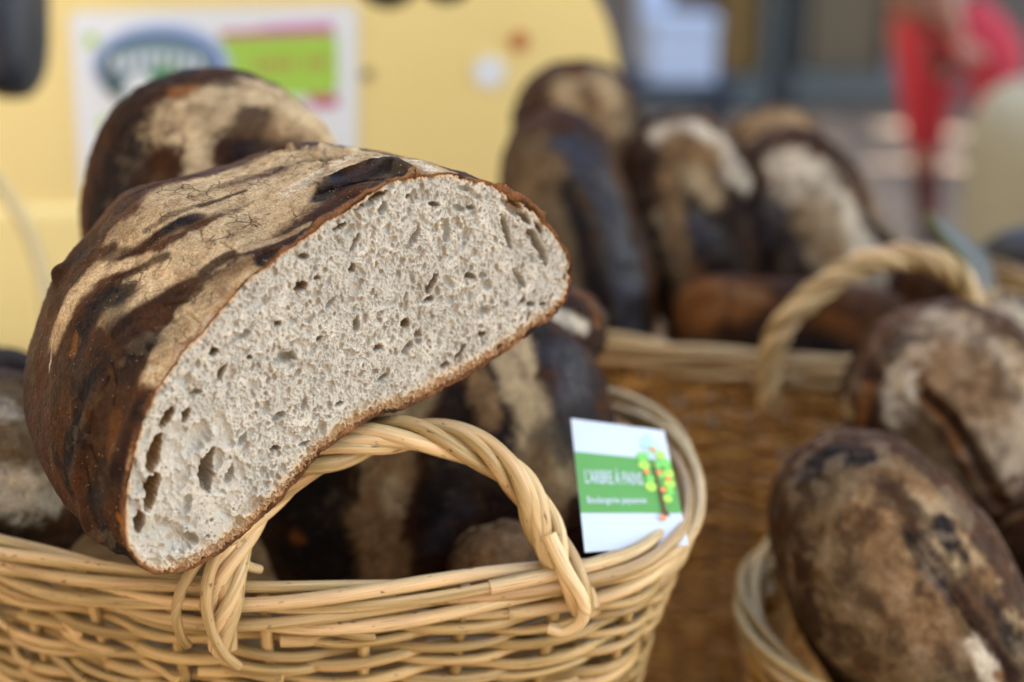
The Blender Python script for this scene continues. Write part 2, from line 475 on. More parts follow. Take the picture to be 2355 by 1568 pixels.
o = make_mesh('canopy', gg, ff, M_CANV, aw, tris=np.array([[0, 1 + i_, 1 + (i_ + 1) % na] for i_ in range(na)])); sm = o.modifiers.new('s', 'SOLIDIFY'); sm.thickness = 0.004
q = MB(); q.tube([(pc[0], pc[1], 0), (pc[0], pc[1], pc[2] + 0.4)], 0.022, 10); q.build('pole', M_FRAMED, aw)
# unseen buildings, added to keep the low sky off the stall
M_BLOCKER = plain('blocker_render', (0.22, 0.19, 0.15), 0.9, 0.15, 2)
def blocker_house(lo, hi, label, axis):
    e = empty('blocker_house', ((lo[0] + hi[0]) / 2, (lo[1] + hi[1]) / 2, 0), label, 'blocker_house')
    q = MB(); q.box(lo, hi); q.build('wall', M_BLOCKER, e, False)
    for st_ in range(2):
        for k_ in range(4):
            z_ = 1.2 + 2.8 * st_; w_ = MB()
            if axis == 'x': y_ = lo[1] + 1.2 + k_ * 3.2; w_.box((hi[0] + 0.002, y_, z_), (hi[0] + 0.06, y_ + 1.0, z_ + 1.5))
            else: x_ = lo[0] + 1.2 + k_ * 3.6; w_.box((x_, hi[1] + 0.002, z_), (x_ + 1.0, hi[1] + 0.06, z_ + 1.5))
            w_.build('window', M_PANE2, e, False)
blocker_house((-8.0, -6.0, 0), (-3.2, 8.5, 8.5), 'unseen tan building added along the left to darken that side', 'x')
blocker_house((-9.0, -14.0, 0), (8.0, -8.0, 9.0), 'unseen tan building added behind the viewer to hide the low sky', 'y')

M_LEAF = plain('leaf', (0.055, 0.10, 0.03), 0.5, 0.35, 1.5)
M_BARK = plain('bark', (0.16, 0.12, 0.08), 0.9, 0.25, 14, 0.5)
tree = empty('dapple_tree', (6.6, 6.0, 0), 'unseen tree at the right, crown shaped to shade and dapple the pavement', 'tree')
q = MB(); q.tube([(6.6, 6.0, 0), (6.65, 6.05, 2.0), (6.6, 6.0, 4.0), (6.7, 6.1, 6.6)], [0.28, 0.22, 0.17, 0.08], 14)
for k in range(9):
    a_ = k * 0.7; q.tube([(6.6, 6.0, 3.2 + 0.25 * k), (6.6 + 1.2 * math.cos(a_), 6.0 + 1.3 * math.sin(a_), 4.4 + 0.2 * k), (6.6 + 2.4 * math.cos(a_), 6.0 + 2.6 * math.sin(a_), 5.4 + 0.2 * k - 1.4 * math.cos(a_))], [0.08, 0.05, 0.02], 8)
q.build('trunk', M_BARK, tree)
SPOTS = [(2188, 306, 0.046), (2174, 386, 0.042), (2052, 292, 0.036), (2066, 378, 0.024), (1905, 258, 0.03), (1860, 244, 0.03)]  # ground spots the sun reaches through gaps cut in the crown
nL = 19000
t_ = rng.random((nL, 3))
# leaves fill a slab square to the sun so the pavement behind the stall lies in their shade
sd = np.array(SUND); e1 = np.cross(sd, (0, 0, 1)); e1 /= np.linalg.norm(e1); e2 = np.cross(e1, sd)
cc = np.array([1.6, 4.6, 0.2]) + sd * 8.0
th_ = 2 * math.pi * t_[:, 0]; rr = np.sqrt(t_[:, 1])
ctr = cc + e1 * (rr * np.cos(th_) * 4.4)[:, None] + e2 * (rr * np.sin(th_) * 3.3)[:, None] + sd * ((t_[:, 2] - 0.5) * 1.8)[:, None]
keep = np.ones(nL, bool)
sz0 = 0.075 + 0.05 * rng.random(nL)
for u, v, r_ in SPOTS:
    g0 = atz(u, v, 0.0); w = ctr - g0; w = w - (w @ sd)[:, None] * sd
    keep &= np.linalg.norm(w, axis=1) > r_ + sz0 * 0.9
ctr = ctr[keep]; sz0 = sz0[keep]; nL = len(ctr)
nrm = rng.normal(size=(nL, 3)) + sd * 1.2; nrm /= np.linalg.norm(nrm, axis=1)[:, None]
ta = np.cross(nrm, rng.normal(size=(nL, 3))); ta /= np.linalg.norm(ta, axis=1)[:, None]; tb = np.cross(nrm, ta)
sz = sz0[:, None]
lv = np.stack([ctr - ta * sz, ctr - tb * sz * .7 + ta * sz * .1, ctr + ta * sz * 1.1, ctr + tb * sz * .7 + ta * sz * .1], 1).reshape(-1, 3)
make_mesh('crown', lv, np.arange(nL * 4).reshape(-1, 4), M_LEAF, tree, False)

# ------------------------------------------------------------------ table
TZ = 0.52
M_WOOD = plain('table_wood', (0.045, 0.025, 0.012), 0.6, 0.3, 12, 0.1)
tb_ = empty('market_table', (-0.1, 1.0, 0), 'dark wooden stall table beneath the bread baskets', 'table')
q = MB(); q.box((-1.3, 0.42, TZ - 0.03), (0.95, 1.60, TZ)); bevel(q.build('top', M_WOOD, tb_, False), 0.004)
for x in (-1.22, 0.87):
    for y in (0.50, 1.52):
        q = MB(); q.box((x - 0.03, y - 0.03, 0), (x + 0.03, y + 0.03, TZ - 0.032)); q.build('leg', M_WOOD, tb_, False)

# ------------------------------------------------------------------ yellow panel with poster
PY = 1.66
M_YEL = plain('yellow_plastic', (0.96, 0.80, 0.34), 0.38, 0.05, 4, 0.0, coat=0.25)
edge = [at(1418, 430, PY), at(1419, 300, PY), at(1414, 190, PY), at(1402, 110, PY), at(1382, 45, PY), at(1352, -15, PY), at(1300, -90, PY), at(1215, -165, PY), at(1090, -225, PY), at(900, -260, PY)]
prof = [(p[0], p[2]) for p in edge]
prof = [(prof[0][0], TZ + 0.002)] + prof
prof = catmull(prof, 46)
zt = prof[-1][1]
pan = empty('yellow_panel', (-0.5, PY, TZ), 'big glossy yellow panel with rounded right edge standing behind the baskets', 'panel')
outl = [tuple(p) for p in prof] + [(-1.25, zt), (-1.25, TZ + 0.002)]
q = MB(); nP = len(outl)
fv = np.array([[x, PY, z] for x, z in outl] + [[x, PY + 0.03, z] for x, z in outl])
side = [[i, (i + 1) % nP, nP + (i + 1) % nP, nP + i] for i in range(nP)]
me = bpy.data.meshes.new('board')
po = np.array(pan.location)
me.from_pydata([tuple(p) for p in fv - po], [], [list(range(nP))] + [list(range(2 * nP - 1, nP - 1, -1))] + side)
me.materials.append(M_YEL); me.validate()
o = bpy.data.objects.new('board', me); COL.objects.link(o); o.parent = pan; bevel(o, 0.006, 3)
# moulded shelf of the panel: lower part leans out a little at the left
zs = at(60, 470, PY)[2]; zb2 = at(60, 800, PY)[2]; xl, xr = -1.24, at(330, 500, PY)[0]
xr2 = at(1130, 500, PY)[0]
q = MB()
zz = np.linspace(zs, TZ + 0.01, 20); pr = []
for z in zz:
    k = (zs - z) / (zs - zb2)
    pr.append(PY - 0.004 - 0.010 * min(k, 1) + (0.05 * max(0, k - 1)))
v = np.array([[x, y, z] for y, z in zip(pr, zz) for x in (xl, xr2)])
f = [[2 * i, 2 * i + 1, 2 * i + 3, 2 * i + 2] for i in range(19)]
o = make_mesh('skirt', v, f, M_YEL, pan); sm = o.modifiers.new('s', 'SOLIDIFY'); sm.thickness = 0.003

def flat_poly(pts_px, name, mat, parent, Y, off, n=None, thick=0.0008):
    """flat printed shape on the panel, a hair thick"""
    p = [at(u, v, Y) for u, v in pts_px]
    n_ = len(p)
    v = [(x[0], Y - off, x[2]) for x in p] + [(x[0], Y - off + thick, x[2]) for x in p]
    pl = np.array(parent.location)
    if parent.parent: pl = pl + np.array(parent.parent.location)
    me = bpy.data.meshes.new(name)
    fs = [list(range(n_)), list(range(2 * n_ - 1, n_ - 1, -1))] + [[i, (i + 1) % n_, n_ + (i + 1) % n_, n_ + i] for i in range(n_)]
    me.from_pydata([tuple(np.array(q_) - pl) for q_ in v], [], fs)
    me.materials.append(mat)
    o = bpy.data.objects.new(name, me); COL.objects.link(o); o.parent = parent
    return o
def ellp(cx, cy, rx, ry, n=40, rot=0, a0=0, a1=360):
    out = []
    for k in range(n):
        a = R(a0 + (a1 - a0) * k / (n if a1 - a0 == 360 else n - 1)); x, y = rx * math.cos(a), ry * math.sin(a)
        out.append((cx + x * math.cos(rot) - y * math.sin(rot), cy + x * math.sin(rot) + y * math.cos(rot)))
    return out
def pm(name, col, rough=0.35): return plain(name, col, rough, 0.03, 20)
poster = empty('poster', at(500, 430, PY) - np.array([0, 0.004, 0]), 'white rounded poster with green banner and dark green oval emblem on the yellow panel', 'poster')
def rr_poly(c, r=26):
    out = []
    n = len(c)
    for i in range(n):
        p, q_, s = np.array(c[i - 1], float), np.array(c[i], float), np.array(c[(i + 1) % n], float)
        a = q_ + (p - q_) / np.linalg.norm(p - q_) * r; b_ = q_ + (s - q_) / np.linalg.norm(s - q_) * r
        for t in np.linspace(0, 1, 6): out.append(tuple((1 - t) ** 2 * a + 2 * t * (1 - t) * q_ + t * t * b_))
    return out
M_PW = pm('poster_white', (0.86, 0.94, 1.0)); M_PG = pm('poster_lime', (0.42, 0.72, 0.10)); M_PM = pm('poster_magenta', (0.62, 0.10, 0.28))
M_PB = pm('poster_blue', (0.22, 0.38, 0.80)); M_PD = pm('poster_dark', (0.03, 0.09, 0.11)); M_PGD = pm('poster_green', (0.05, 0.30, 0.12))
M_PR = pm('poster_rose', (0.55, 0.24, 0.12)); M_PL = pm('poster_sky', (0.50, 0.64, 0.86)); M_PLI = pm('poster_lilac', (0.76, 0.58, 0.86))
flat_poly(rr_poly([(160, 26), (824, 10), (820, 520), (192, 520)]), 'sheet', M_PW, poster, PY, 0.0030)
flat_poly([(505, 72), (765, 58), (768, 76), (510, 86)], 'magenta_stripe', M_PM, poster, PY, 0.0040)
flat_poly([(600, 56), (765, 42), (765, 57), (600, 69)], 'lilac_stripe', M_PLI, poster, PY, 0.0040)
flat_poly([(490, 88), (774, 78), (779, 190), (768, 216), (560, 222), (520, 180)], 'banner', M_PG, poster, PY, 0.0042)
flat_poly([(706, 218), (778, 216), (778, 244), (720, 246)], 'magenta_stripe', M_PM, poster, PY, 0.0040)
flat_poly(ellp(372, 150, 160, 98), 'oval_halo', M_PL, poster, PY, 0.0046)
flat_poly(ellp(370, 150, 147, 86), 'oval_ring', M_PB, poster, PY, 0.0052)
flat_poly(ellp(366, 158, 136, 82), 'oval_ring', M_PD, poster, PY, 0.0058)
flat_poly(ellp(372, 160, 122, 72), 'oval_field', pm('poster_haze', (0.20, 0.34, 0.42)), poster, PY, 0.0064)
flat_poly([(244, 165), (272, 160), (285, 190), (276, 230), (252, 210)], 'hill', M_PD, poster, PY, 0.0068)
flat_poly([(350, 160), (400, 118), (420, 150), (380, 190), (340, 200)], 'leaf_shape', M_PGD, poster, PY, 0.0068)
for k in range(8):                       # blurred row of pale capitals inside the oval
    x = 262 + k * 27; y = 118 + 10 * abs(k - 3.5) / 3.5
    flat_poly([(x, y), (x + 13, y - 2), (x + 13, y + 30), (x, y + 32)], 'letter_stroke', M_PW, poster, PY, 0.0072)
flat_poly(ellp(325, 205, 34, 40, 20), 'ampersand_shape', M_PW, poster, PY, 0.0072)
for k in range(9):                       # blurred red words on the banner
    x = 590 + k * 19; y = 138 - k * 1.0
    if k == 5: continue
    flat_poly([(x, y), (x + 10, y - 1), (x + 10, y + 22), (x, y + 23)], 'letter_stroke', M_PR, poster, PY, 0.0048)
flat_poly(ellp(212, 92, 15, 16, 14), 'star_shape', M_PG, poster, PY, 0.0040)
flat_poly(ellp(252, 285, 22, 20, 14), 'star_shape', M_PG, poster, PY, 0.0040)

def disc(u, v, r, Y, name, mat, label, cat):
    p = [at(u + r * math.cos(a), v + r * math.sin(a), Y) for a in np.linspace(0, 2 * math.pi, 32, endpoint=False)]
    vv = np.array([(x[0], Y - 0.003, x[2]) for x in p] + [(x[0], Y - 0.0003, x[2]) for x in p])
    c = vv[:32].mean(0)
    me = bpy.data.meshes.new(name)
    me.from_pydata([tuple(x - c) for x in vv], [], [list(range(32)), list(range(63, 31, -1))] + [[i, (i + 1) % 32, 32 + (i + 1) % 32, 32 + i] for i in range(32)])
    me.materials.append(mat)
    o = bpy.data.objects.new(name, me); COL.objects.link(o); o.location = Vector(c); tag(o, label, cat)
disc(1125, 165, 37, PY, 'round_sticker', M_PW, 'round white sticker on the bright right part of the yellow panel', 'sticker')
disc(1194, 93, 24, PY, 'round_sticker', pm('spot_orange', (0.62, 0.27, 0.10)), 'small orange spot sticker above the white round one on the yellow panel', 'sticker')
disc(845, 170, 14, PY, 'round_sticker', pm('spot_grey', (0.35, 0.30, 0.16)), 'tiny grey spot on the yellow panel beside the right edge of the poster', 'sticker')

# dark things hanging in from above, pale curved tube on the left
M_BLK = plain('black_cloth', (0.008, 0.012, 0.022), 0.55, 0.3, 12, 0.2)
M_BLK2 = plain('black_rubber', (0.02, 0.02, 0.022), 0.6, 0.2, 20)
def superell(c, ax, ay, az, r, ex=2.0, nu=90, nv=60):
    """dense closed surface; unit dirs + positions. ax, ay, az orthonormal"""
    th = np.linspace(0, 2 * math.pi, nu, endpoint=False); ph = np.linspace(-math.pi / 2, math.pi / 2, nv)
    T, F_ = np.meshgrid(th, ph)
    sg = lambda x, e: np.sign(x) * np.abs(x) ** e
    e = 2.0 / ex
    x = sg(np.cos(F_), e) * sg(np.cos(T), e); y = sg(np.cos(F_), e) * sg(np.sin(T), e); z = sg(np.sin(F_), e)
    p = c + (x * r[0]).reshape(-1, 1) * ax + (y * r[1]).reshape(-1, 1) * ay + (z * r[2]).reshape(-1, 1) * az
    i = np.arange(nv - 1)[:, None]; j = np.arange(nu)[None, :]; j2 = (j + 1) % nu
    f = np.stack([i * nu + j, i * nu + j2, (i + 1) * nu + j2, (i + 1) * nu + j], -1).reshape(-1, 4)
    return p, f
def blob(name, u, v, d, ru, rv, rd, mat, label, cat, roll=0.0, ex=2.4, amp=0.006, parent=None):
    c = P(u, v, d); s = d / FPX
    cr, sr = math.cos(R(roll)), math.sin(R(roll))
    ax = CX * cr + CY * sr; ay = -CX * sr + CY * cr
    p, f = superell(c, ax, CZ, ay, (ru * s, rd, rv * s), ex)
    w = (p - c); w /= np.linalg.norm(w, axis=1)[:, None]
    p = p + w * (amp * fbm(p, 18, 3, 3))[:, None]
    o = make_mesh(name, p, f, mat, parent)
    if parent is None: tag(o, label, cat)
    return o
bagt = blob('hanging_bag', 20, 0, 1.40, 76, 226, 0.05, M_BLK, 'dark navy padded bag hanging into the top left corner', 'bag', 0, 3.2, 0.004)
blob('hanging_strap', 893, -42, 1.48, 72, 60, 0.03, M_BLK2, 'dark rounded strap end dipping in above the poster corner', 'strap', 0, 2.0, 0.002)
blob('hanging_strap', 1025, -45, 1.50, 62, 52, 0.03, M_BLK2, 'second dark strap end at the top edge, right of the other strap', 'strap', 0, 2.0, 0.002)
q = MB(); hp = catmull([P(-90, 330, 1.35), P(10, 440, 1.35), P(75, 560, 1.33), P(105, 680, 1.30), P(110, 830, 1.26), P(100, 960, 1.22)], 60)
q.tube(hp, 0.0065, 12)
tag(q.build('curved_tube', plain('tube_olive', (0.40, 0.33, 0.16), 0.4, 0.08, 20)), 'thin pale olive tube curving down in front of the yellow panel at the left', 'curved_tube')

# ------------------------------------------------------------------ khaki sack, black bag, plastic sheet at the right
M_KH = plain('khaki_canvas', (0.30, 0.30, 0.22), 0.85, 0.12, 5, 0.2)
p, f = superell(np.array([1.775, 3.35, 0.36]), np.array([1., 0, 0]), np.array([0, 1., 0]), np.array([0, 0, 1.]), (0.62, 0.35, 0.36), 7.0)
p[:, 0] -= 0.0
p = p + (0.02 * fbm(p, 4, 3, 8))[:, None] * np.array([0.5, 0.5, 1])
p[:, 2] = np.maximum(p[:, 2], 0.0)
tag(make_mesh('canvas_sack', p, f, M_KH), 'plump pale khaki canvas sack standing on the pavement at the right edge', 'sack')
blob('black_bag', 2395, 625, 1.45, 140, 95, 0.08, M_BLK, 'soft black bag at the right edge behind the floury loaves', 'bag', -8, 2.6)
M_PLAS = plain('clear_plastic', (0.15, 0.17, 0.165), 0.25, 0.1, 40, 0.1)
M_OLIV = plain('olive_edge', (0.085, 0.095, 0.015), 0.5, 0.15, 20)
ps = empty('plastic_sheet', P(2200, 800, 1.22), 'pale plastic sheet with dark olive edge sticking up behind the arched basket handle', 'plastic sheet')
L_ = catmull([P(2128, 490, 1.23), P(2165, 545, 1.22), P(2210, 600, 1.21), P(2240, 680, 1.20), P(2262, 800, 1.19)], 24)
R_ = catmull([P(2132, 488, 1.24), P(2200, 530, 1.25), P(2270, 590, 1.26), P(2300, 690, 1.26), P(2330, 800, 1.25)], 24)
v = np.stack([L_, R_], 1).reshape(-1, 3); f = [[2 * i, 2 * i + 1, 2 * i + 3, 2 * i + 2] for i in range(23)]
o = make_mesh('sheet', v, f, M_PLAS, ps); sm = o.modifiers.new('s', 'SOLIDIFY'); sm.thickness = 0.0008
q = MB(); q.tube(L_ - CZ * 0.004, 0.0036, 10); q.build('edge', M_OLIV, ps)

# ------------------------------------------------------------------ person in red trousers
def skin_mesh(name, pts, edges, rad, mat, parent, root=0, sub=2):
    me = bpy.data.meshes.new(name)
    po = np.array(parent.location)
    me.from_pydata([tuple(np.array(p) - po) for p in pts], edges, [])
    o = bpy.data.objects.new(name, me); COL.objects.link(o); o.parent = parent
    o.modifiers.new('skin', 'SKIN').use_smooth_shade = True
    sv = me.skin_vertices[0].data
    for i, r_ in enumerate(rad):
        sv[i].radius = (r_, r_) if np.ndim(r_) == 0 else r_
        sv[i].use_root = (i == root)
    s = o.modifiers.new('sub', 'SUBSURF'); s.levels = s.render_levels = sub
    dg = bpy.context.evaluated_depsgraph_get(); dg.update()
    nm = bpy.data.meshes.new_from_object(o.evaluated_get(dg))
    o.modifiers.clear(); o.data = nm; nm.name = name
    nm.materials.clear(); nm.materials.append(mat)
    for p_ in nm.polygons: p_.use_smooth = True
    return o
YP = 4.45
hipx = at(2145, 40, YP)[0]
per = empty('person', (hipx, YP, 0), 'person in red trousers bending forward with one hand on the raised knee', 'person')
M_SKIN = plain('skin', (0.34, 0.17, 0.13), 0.5, 0.08, 10)
M_RED = plain('red_cloth', (0.45, 0.025, 0.045), 0.75, 0.12, 10, 0.1)
M_REDSHADE = plain('red_cloth_shaded', (0.075, 0.02, 0.025), 0.8, 0.12, 10)  # trouser red with the shade mixed into the colour
M_TOP = plain('grey_top', (0.22, 0.25, 0.27), 0.8, 0.1, 8)
M_SHOE = plain('shoe', (0.03, 0.025, 0.025), 0.5, 0.1, 10)
HL = at(2128, 70, YP); HR = at(2185, 60, YP + 0.05); PEL = at(2155, 30, YP + 0.02)
KL = at(2128, 300, YP - 0.02); AL = at(2130, 560, YP + 0.05); AL[2] = max(AL[2], 0.09)
KR = at(2300, 118, YP - 0.22); AR = np.array([KR[0] + 0.03, KR[1] + 0.06, 0.22])
CH = PEL + np.array([-0.22, -0.10, 0.40]); NK = CH + np.array([-0.10, -0.05, 0.13]); HD = NK + np.array([-0.06, -0.06, 0.15])
SL = CH + np.array([-0.14, 0.10, 0.06]); SR = CH + np.array([0.10, -0.14, 0.05])
ELR = SR + np.array([0.0, -0.08, -0.27]); HNR = at(2205, 92, YP - 0.30)
ELL = SL + np.array([-0.16, 0.16, -0.16]); HNL = PEL + np.array([-0.10, 0.20, 0.14])
FL = AL + np.array([0.02, -0.14, -0.05]); FR = AR + np.array([0.03, -0.14, -0.12])
pts = [PEL, CH, NK, HD, SL, ELL, HNL, SR, ELR, HNR, HL, KL, AL, HR, KR, AR, HD + np.array([-0.03, -0.03, 0.07])]
ed = [(0, 1), (1, 2), (2, 3), (3, 16), (1, 4), (4, 5), (5, 6), (1, 7), (7, 8), (8, 9), (0, 10), (10, 11), (11, 12), (0, 13), (13, 14), (14, 15)]
rad = [0.12, 0.14, 0.05, 0.085, 0.05, 0.038, 0.028, 0.05, 0.04, 0.028, 0.085, 0.055, 0.04, 0.085, 0.055, 0.04, 0.075]
skin_mesh('body', pts, ed, rad, M_SKIN, per)
mid = lambda a, b_, t=0.5: a * (1 - t) + b_ * t
skin_mesh('trousers', [PEL + np.array([0, 0, 0.06]), PEL, HL, mid(HL, KL), KL, mid(KL, AL, 0.22), HR, mid(HR, KR), KR, mid(KR, AR, 0.8)],
          [(0, 1), (1, 2), (2, 3), (3, 4), (4, 5), (1, 6), (6, 7), (7, 8), (8, 9)],
          [0.13, 0.14, 0.105, 0.092, 0.070, 0.055, 0.13, 0.115, 0.088, 0.055], M_RED, per, 1)
skin_mesh('shaded_trouser_leg', [mid(KL, AL, 0.24), mid(KL, AL, 0.6), AL], [(0, 1), (1, 2)], [0.052, 0.048, 0.042], M_REDSHADE, per)  # lower trouser leg, its shade painted as maroon
skin_mesh('shirt', [PEL + np.array([0, 0, 0.05]), mid(PEL, CH), CH, SL, mid(SL, ELL, .7), SR, mid(SR, ELR, .5)], [(0, 1), (1, 2), (2, 3), (3, 4), (2, 5), (5, 6)],
          [0.14, 0.145, 0.155, 0.065, 0.055, 0.065, 0.055], M_TOP, per, 1)
skin_mesh('hair', [HD + np.array([0.03, 0.03, 0.05]), HD + np.array([-0.02, 0.0, 0.10])], [(0, 1)], [0.085, 0.08], M_SHOE, per)
for A_, F1 in ((AL, FL), (AR, FR)):
    F1 = F1.copy(); F1[2] = A_[2] - 0.05
    skin_mesh('shoe', [A_ + np.array([0, 0.04, -0.045]), F1, F1 + np.array([0.0, -0.07, -0.005])], [(0, 1), (1, 2)], [0.045, 0.045, 0.035], M_SHOE, per)
hand = []
for k in range(4):
    q = MB(); b0 = HNR + np.array([0.012 * (k - 1.5), 0, -0.005]) ; dirn = np.array([0.055, -0.02, -0.035])
    q.tube(catmull([b0, b0 + dirn * 0.6, b0 + dirn * 1.1 + np.array([0, 0, -0.015])], 10), [0.011] * 8 + [0.009, 0.006], 8); q.build('finger', M_SKIN, per)
q = MB(); q.tube(catmull([HNR, HNR + np.array([0.0, -0.03, -0.03]), HNR + np.array([0.02, -0.045, -0.045])], 8), [0.013] * 6 + [0.01, 0.007], 8); q.build('thumb', M_SKIN, per)
#@@BREAD@@
# ================================================================== BREAD
DARKB, ORNG = np.array([0.009, 0.0036, 0.0018]), np.array([0.062, 0.021, 0.0045])
FLOUR, FLOURW, CHAR = np.array([0.41, 0.305, 0.17]), np.array([0.60, 0.53, 0.40]), np.array([0.007, 0.005, 0.005])
COLS = {'f': FLOUR, 'w': FLOURW, 'c': CHAR, 'b': np.array([0.024, 0.0085, 0.0026]), 'o': np.array([0.18, 0.065, 0.012]),
        't': np.array([0.22, 0.13, 0.06]), 'n': np.array([0.013, 0.015, 0.024]), 'g': np.array([0.125, 0.088, 0.047]), 'r': np.array([0.042, 0.0185, 0.0068])}  # n: shiny char with a bluish sky sheen put into the colour
FL_OF = {'f': 1.0, 'w': 1.0, 'c': 0.3, 'b': 0.1, 'o': 0.1, 't': 0.6, 'n': 0.0, 'g': 0.5, 'r': 0.12}
RG_OF = {'f': 0.9, 'w': 0.92, 'c': 0.70, 'b': 0.74, 'o': 0.7, 't': 0.85, 'n': 0.36, 'g': 0.85, 'r': 0.74}
def paint(p, front_pts, base, strokes, seed, flour=0.35, char=0.3, warm=0.5, nf=1.0, mott=0.0):
    """crust colours of a loaf: baked browns, flour bloom and char by 3-D noise, then the loaf's own marks"""
    n1 = fbm(p, 22, 5, seed); n2 = fbm(p, 55, 5, seed + 5); n3 = fbm(p, 14, 4, seed + 9); nd = fbm(p, 320, 3, seed + 11)
    col = mixc(np.tile(DARKB.astype(np.float32), (len(p), 1)), ORNG, np.clip(warm + 0.9 * n1 + 0.5 * n2, 0, 1))
    fl = np.zeros(len(p)); rg = np.full(len(p), 0.64)
    m = smooth(0.62 - flour, 0.80 - flour, n3 + 0.35 * n2 + 0.25 + 0.12 * nd)
    col = mixc(col, FLOUR, m * 0.9); fl = fl * (1 - m) + m; rg = rg * (1 - m) + 0.85 * m
    m = smooth(0.60 - char, 0.85 - char, -n3 + 0.4 * n1 + 0.2)
    col = mixc(col, CHAR, m * 0.9); fl *= 1 - m
    if strokes:
        u, v, d = project(front_pts)
        for st in strokes:
            k, r_px, line = st[:3]; stg = st[3] if len(st) > 3 else 1.0
            pts3 = []
            for (a, b_) in line:
                q = (u - a) ** 2 + (v - b_) ** 2
                near = q < max(q.min() * 1.5, 12 ** 2)
                idx = np.where(near)[0]; pts3.append(base[idx[np.argmin(d[idx])]])
            r = r_px * d[idx].min() / FPX * ((1.18 if nf < 0.9 else 1.35) if k in 'fwt' else (1.2 if nf < 0.9 and k in 'bc' and r_px < 35 else 1.0))
            dm = np.full(len(p), 1e9)
            if len(pts3) == 1: dm = np.linalg.norm(p - pts3[0], axis=1)
            for a, b_ in zip(pts3[:-1], pts3[1:]):
                ab = b_ - a; t = np.clip(((p - a) @ ab) / (ab @ ab + 1e-12), 0, 1)
                dm = np.minimum(dm, np.linalg.norm(p - a - t[:, None] * ab, axis=1))
            soft = 0.42 if k in 'fwt' else 0.5
            q = dm / r + nf * (0.55 * n2 + 0.35 * n1 + (0.45 if k in 'fwt' else 0.22) * nd)
            m = (1 - smooth(1 - soft, 1 + soft * 0.6, q)) * stg
            cc_ = COLS[k]
            jit = 1 + 0.35 * n2 + (0.10 if k in 'fw' else 0.3) * nd
            tgt = cc_[None, :] * jit[:, None]
            col = col * (1 - m[:, None]) + tgt * m[:, None]
            fl = fl * (1 - m) + FL_OF[k] * m; rg = rg * (1 - m) + RG_OF[k] * m
    # blistered mottling: bran-brown flecks through the bloom and pale flour dust on the brown
    n4 = fbm(p, 120, 5, seed + 21); n5 = fbm(p, 40, 4, seed + 23)
    m = smooth(0.10, 0.38, n4 + 0.5 * n5) * (0.1 + 0.22 * fl); col = mixc(col, (0.075, 0.032, 0.012), m)
    m = smooth(0.22, 0.50, -n4 + 0.5 * n5) * 0.16 * (0.4 + fl); col = mixc(col, (0.36, 0.26, 0.14), m)
    m = smooth(0.30, 0.52, n5 + 0.3 * n4) * 0.3 * (1 - 0.7 * fl); col = mixc(col, (0.014, 0.011, 0.011), m)
    if mott:
        n6 = fbm(p, 85, 5, seed + 31)
        col = mixc(col, (0.035, 0.019, 0.011), smooth(0.0, 0.32, n6 + 0.35 * n5) * mott)
        col = mixc(col, (0.36, 0.27, 0.17), smooth(0.12, 0.42, -n6 + 0.3 * n4) * mott * 0.45)
    rg = np.clip(rg + 0.12 * n2, 0.2, 1)
    return np.clip(col, 0.004, 0.9), fl, rg

def loaf(name, label, u, v, d, ru, rv, rd, roll=0, ex=2.3, strokes=(), seed=1, flour=0.35, char=0.3, warm=0.5, amp=1.0, res=(300, 170), group=None, cat='loaf', yaw=0, slash=None, zmin=None, mott=0.0):
    c = P(u, v, d); s = d / FPX
    cr, sr = math.cos(R(roll)), math.sin(R(roll))
    X_ = CX * cr - CY * sr; Y_ = CX * sr + CY * cr; Z_ = CZ
    cy, sy = math.cos(R(yaw)), math.sin(R(yaw))
    X2 = X_ * cy + Z_ * sy; Z2 = -X_ * sy + Z_ * cy
    p, f = superell(c, X2, Z2, Y_, (ru * s, rd, rv * s), ex, *res)
    base = p.copy()
    w = p - c; w /= np.linalg.norm(w, axis=1)[:, None]
    R0 = min(ru * s, rv * s)
    h = amp * (0.13 * R0 * fbm(p, 1.0 / R0, 3, seed + 2) + 0.0022 * fbm(p, 70, 4, seed + 3) + 0.0007 * fbm(p, 350, 2, seed + 4))
    if slash:
        for sl in slash:
            uu, vv, dd = project(base); pts3 = []
            for a, b_ in sl[1]:
                q = (uu - a) ** 2 + (vv - b_) ** 2; idx = np.where(q < max(q.min() * 1.5, 144))[0]
                pts3.append(base[idx[np.argmin(dd[idx])]])
            dm = np.full(len(p), 1e9)
            for a, b_ in zip(pts3[:-1], pts3[1:]):
                ab = b_ - a; t = np.clip(((p - a) @ ab) / (ab @ ab + 1e-12), 0, 1)
                dm = np.minimum(dm, np.linalg.norm(p - a - t[:, None] * ab, axis=1))
            r = sl[0] * s
            dm = dm + 0.3 * r * fbm(p, 150, 3, seed)
            h = h - sl[2] * np.exp(-(dm / r) ** 2) + sl[2] * 0.5 * np.exp(-((dm - 2 * r) / r) ** 2)
    p = p + w * h[:, None]
    if zmin is not None: p[:, 2] = np.maximum(p[:, 2], zmin)
    col, fl, rg = paint(base, base, base, strokes, seed, flour, char, warm * 0.7, 1.0, mott)
    o = make_mesh(name, p, f, M_CRUST, None, attrs={'Col': col, 'flour': fl, 'rough': rg})
    return tag(o, label, cat, group)

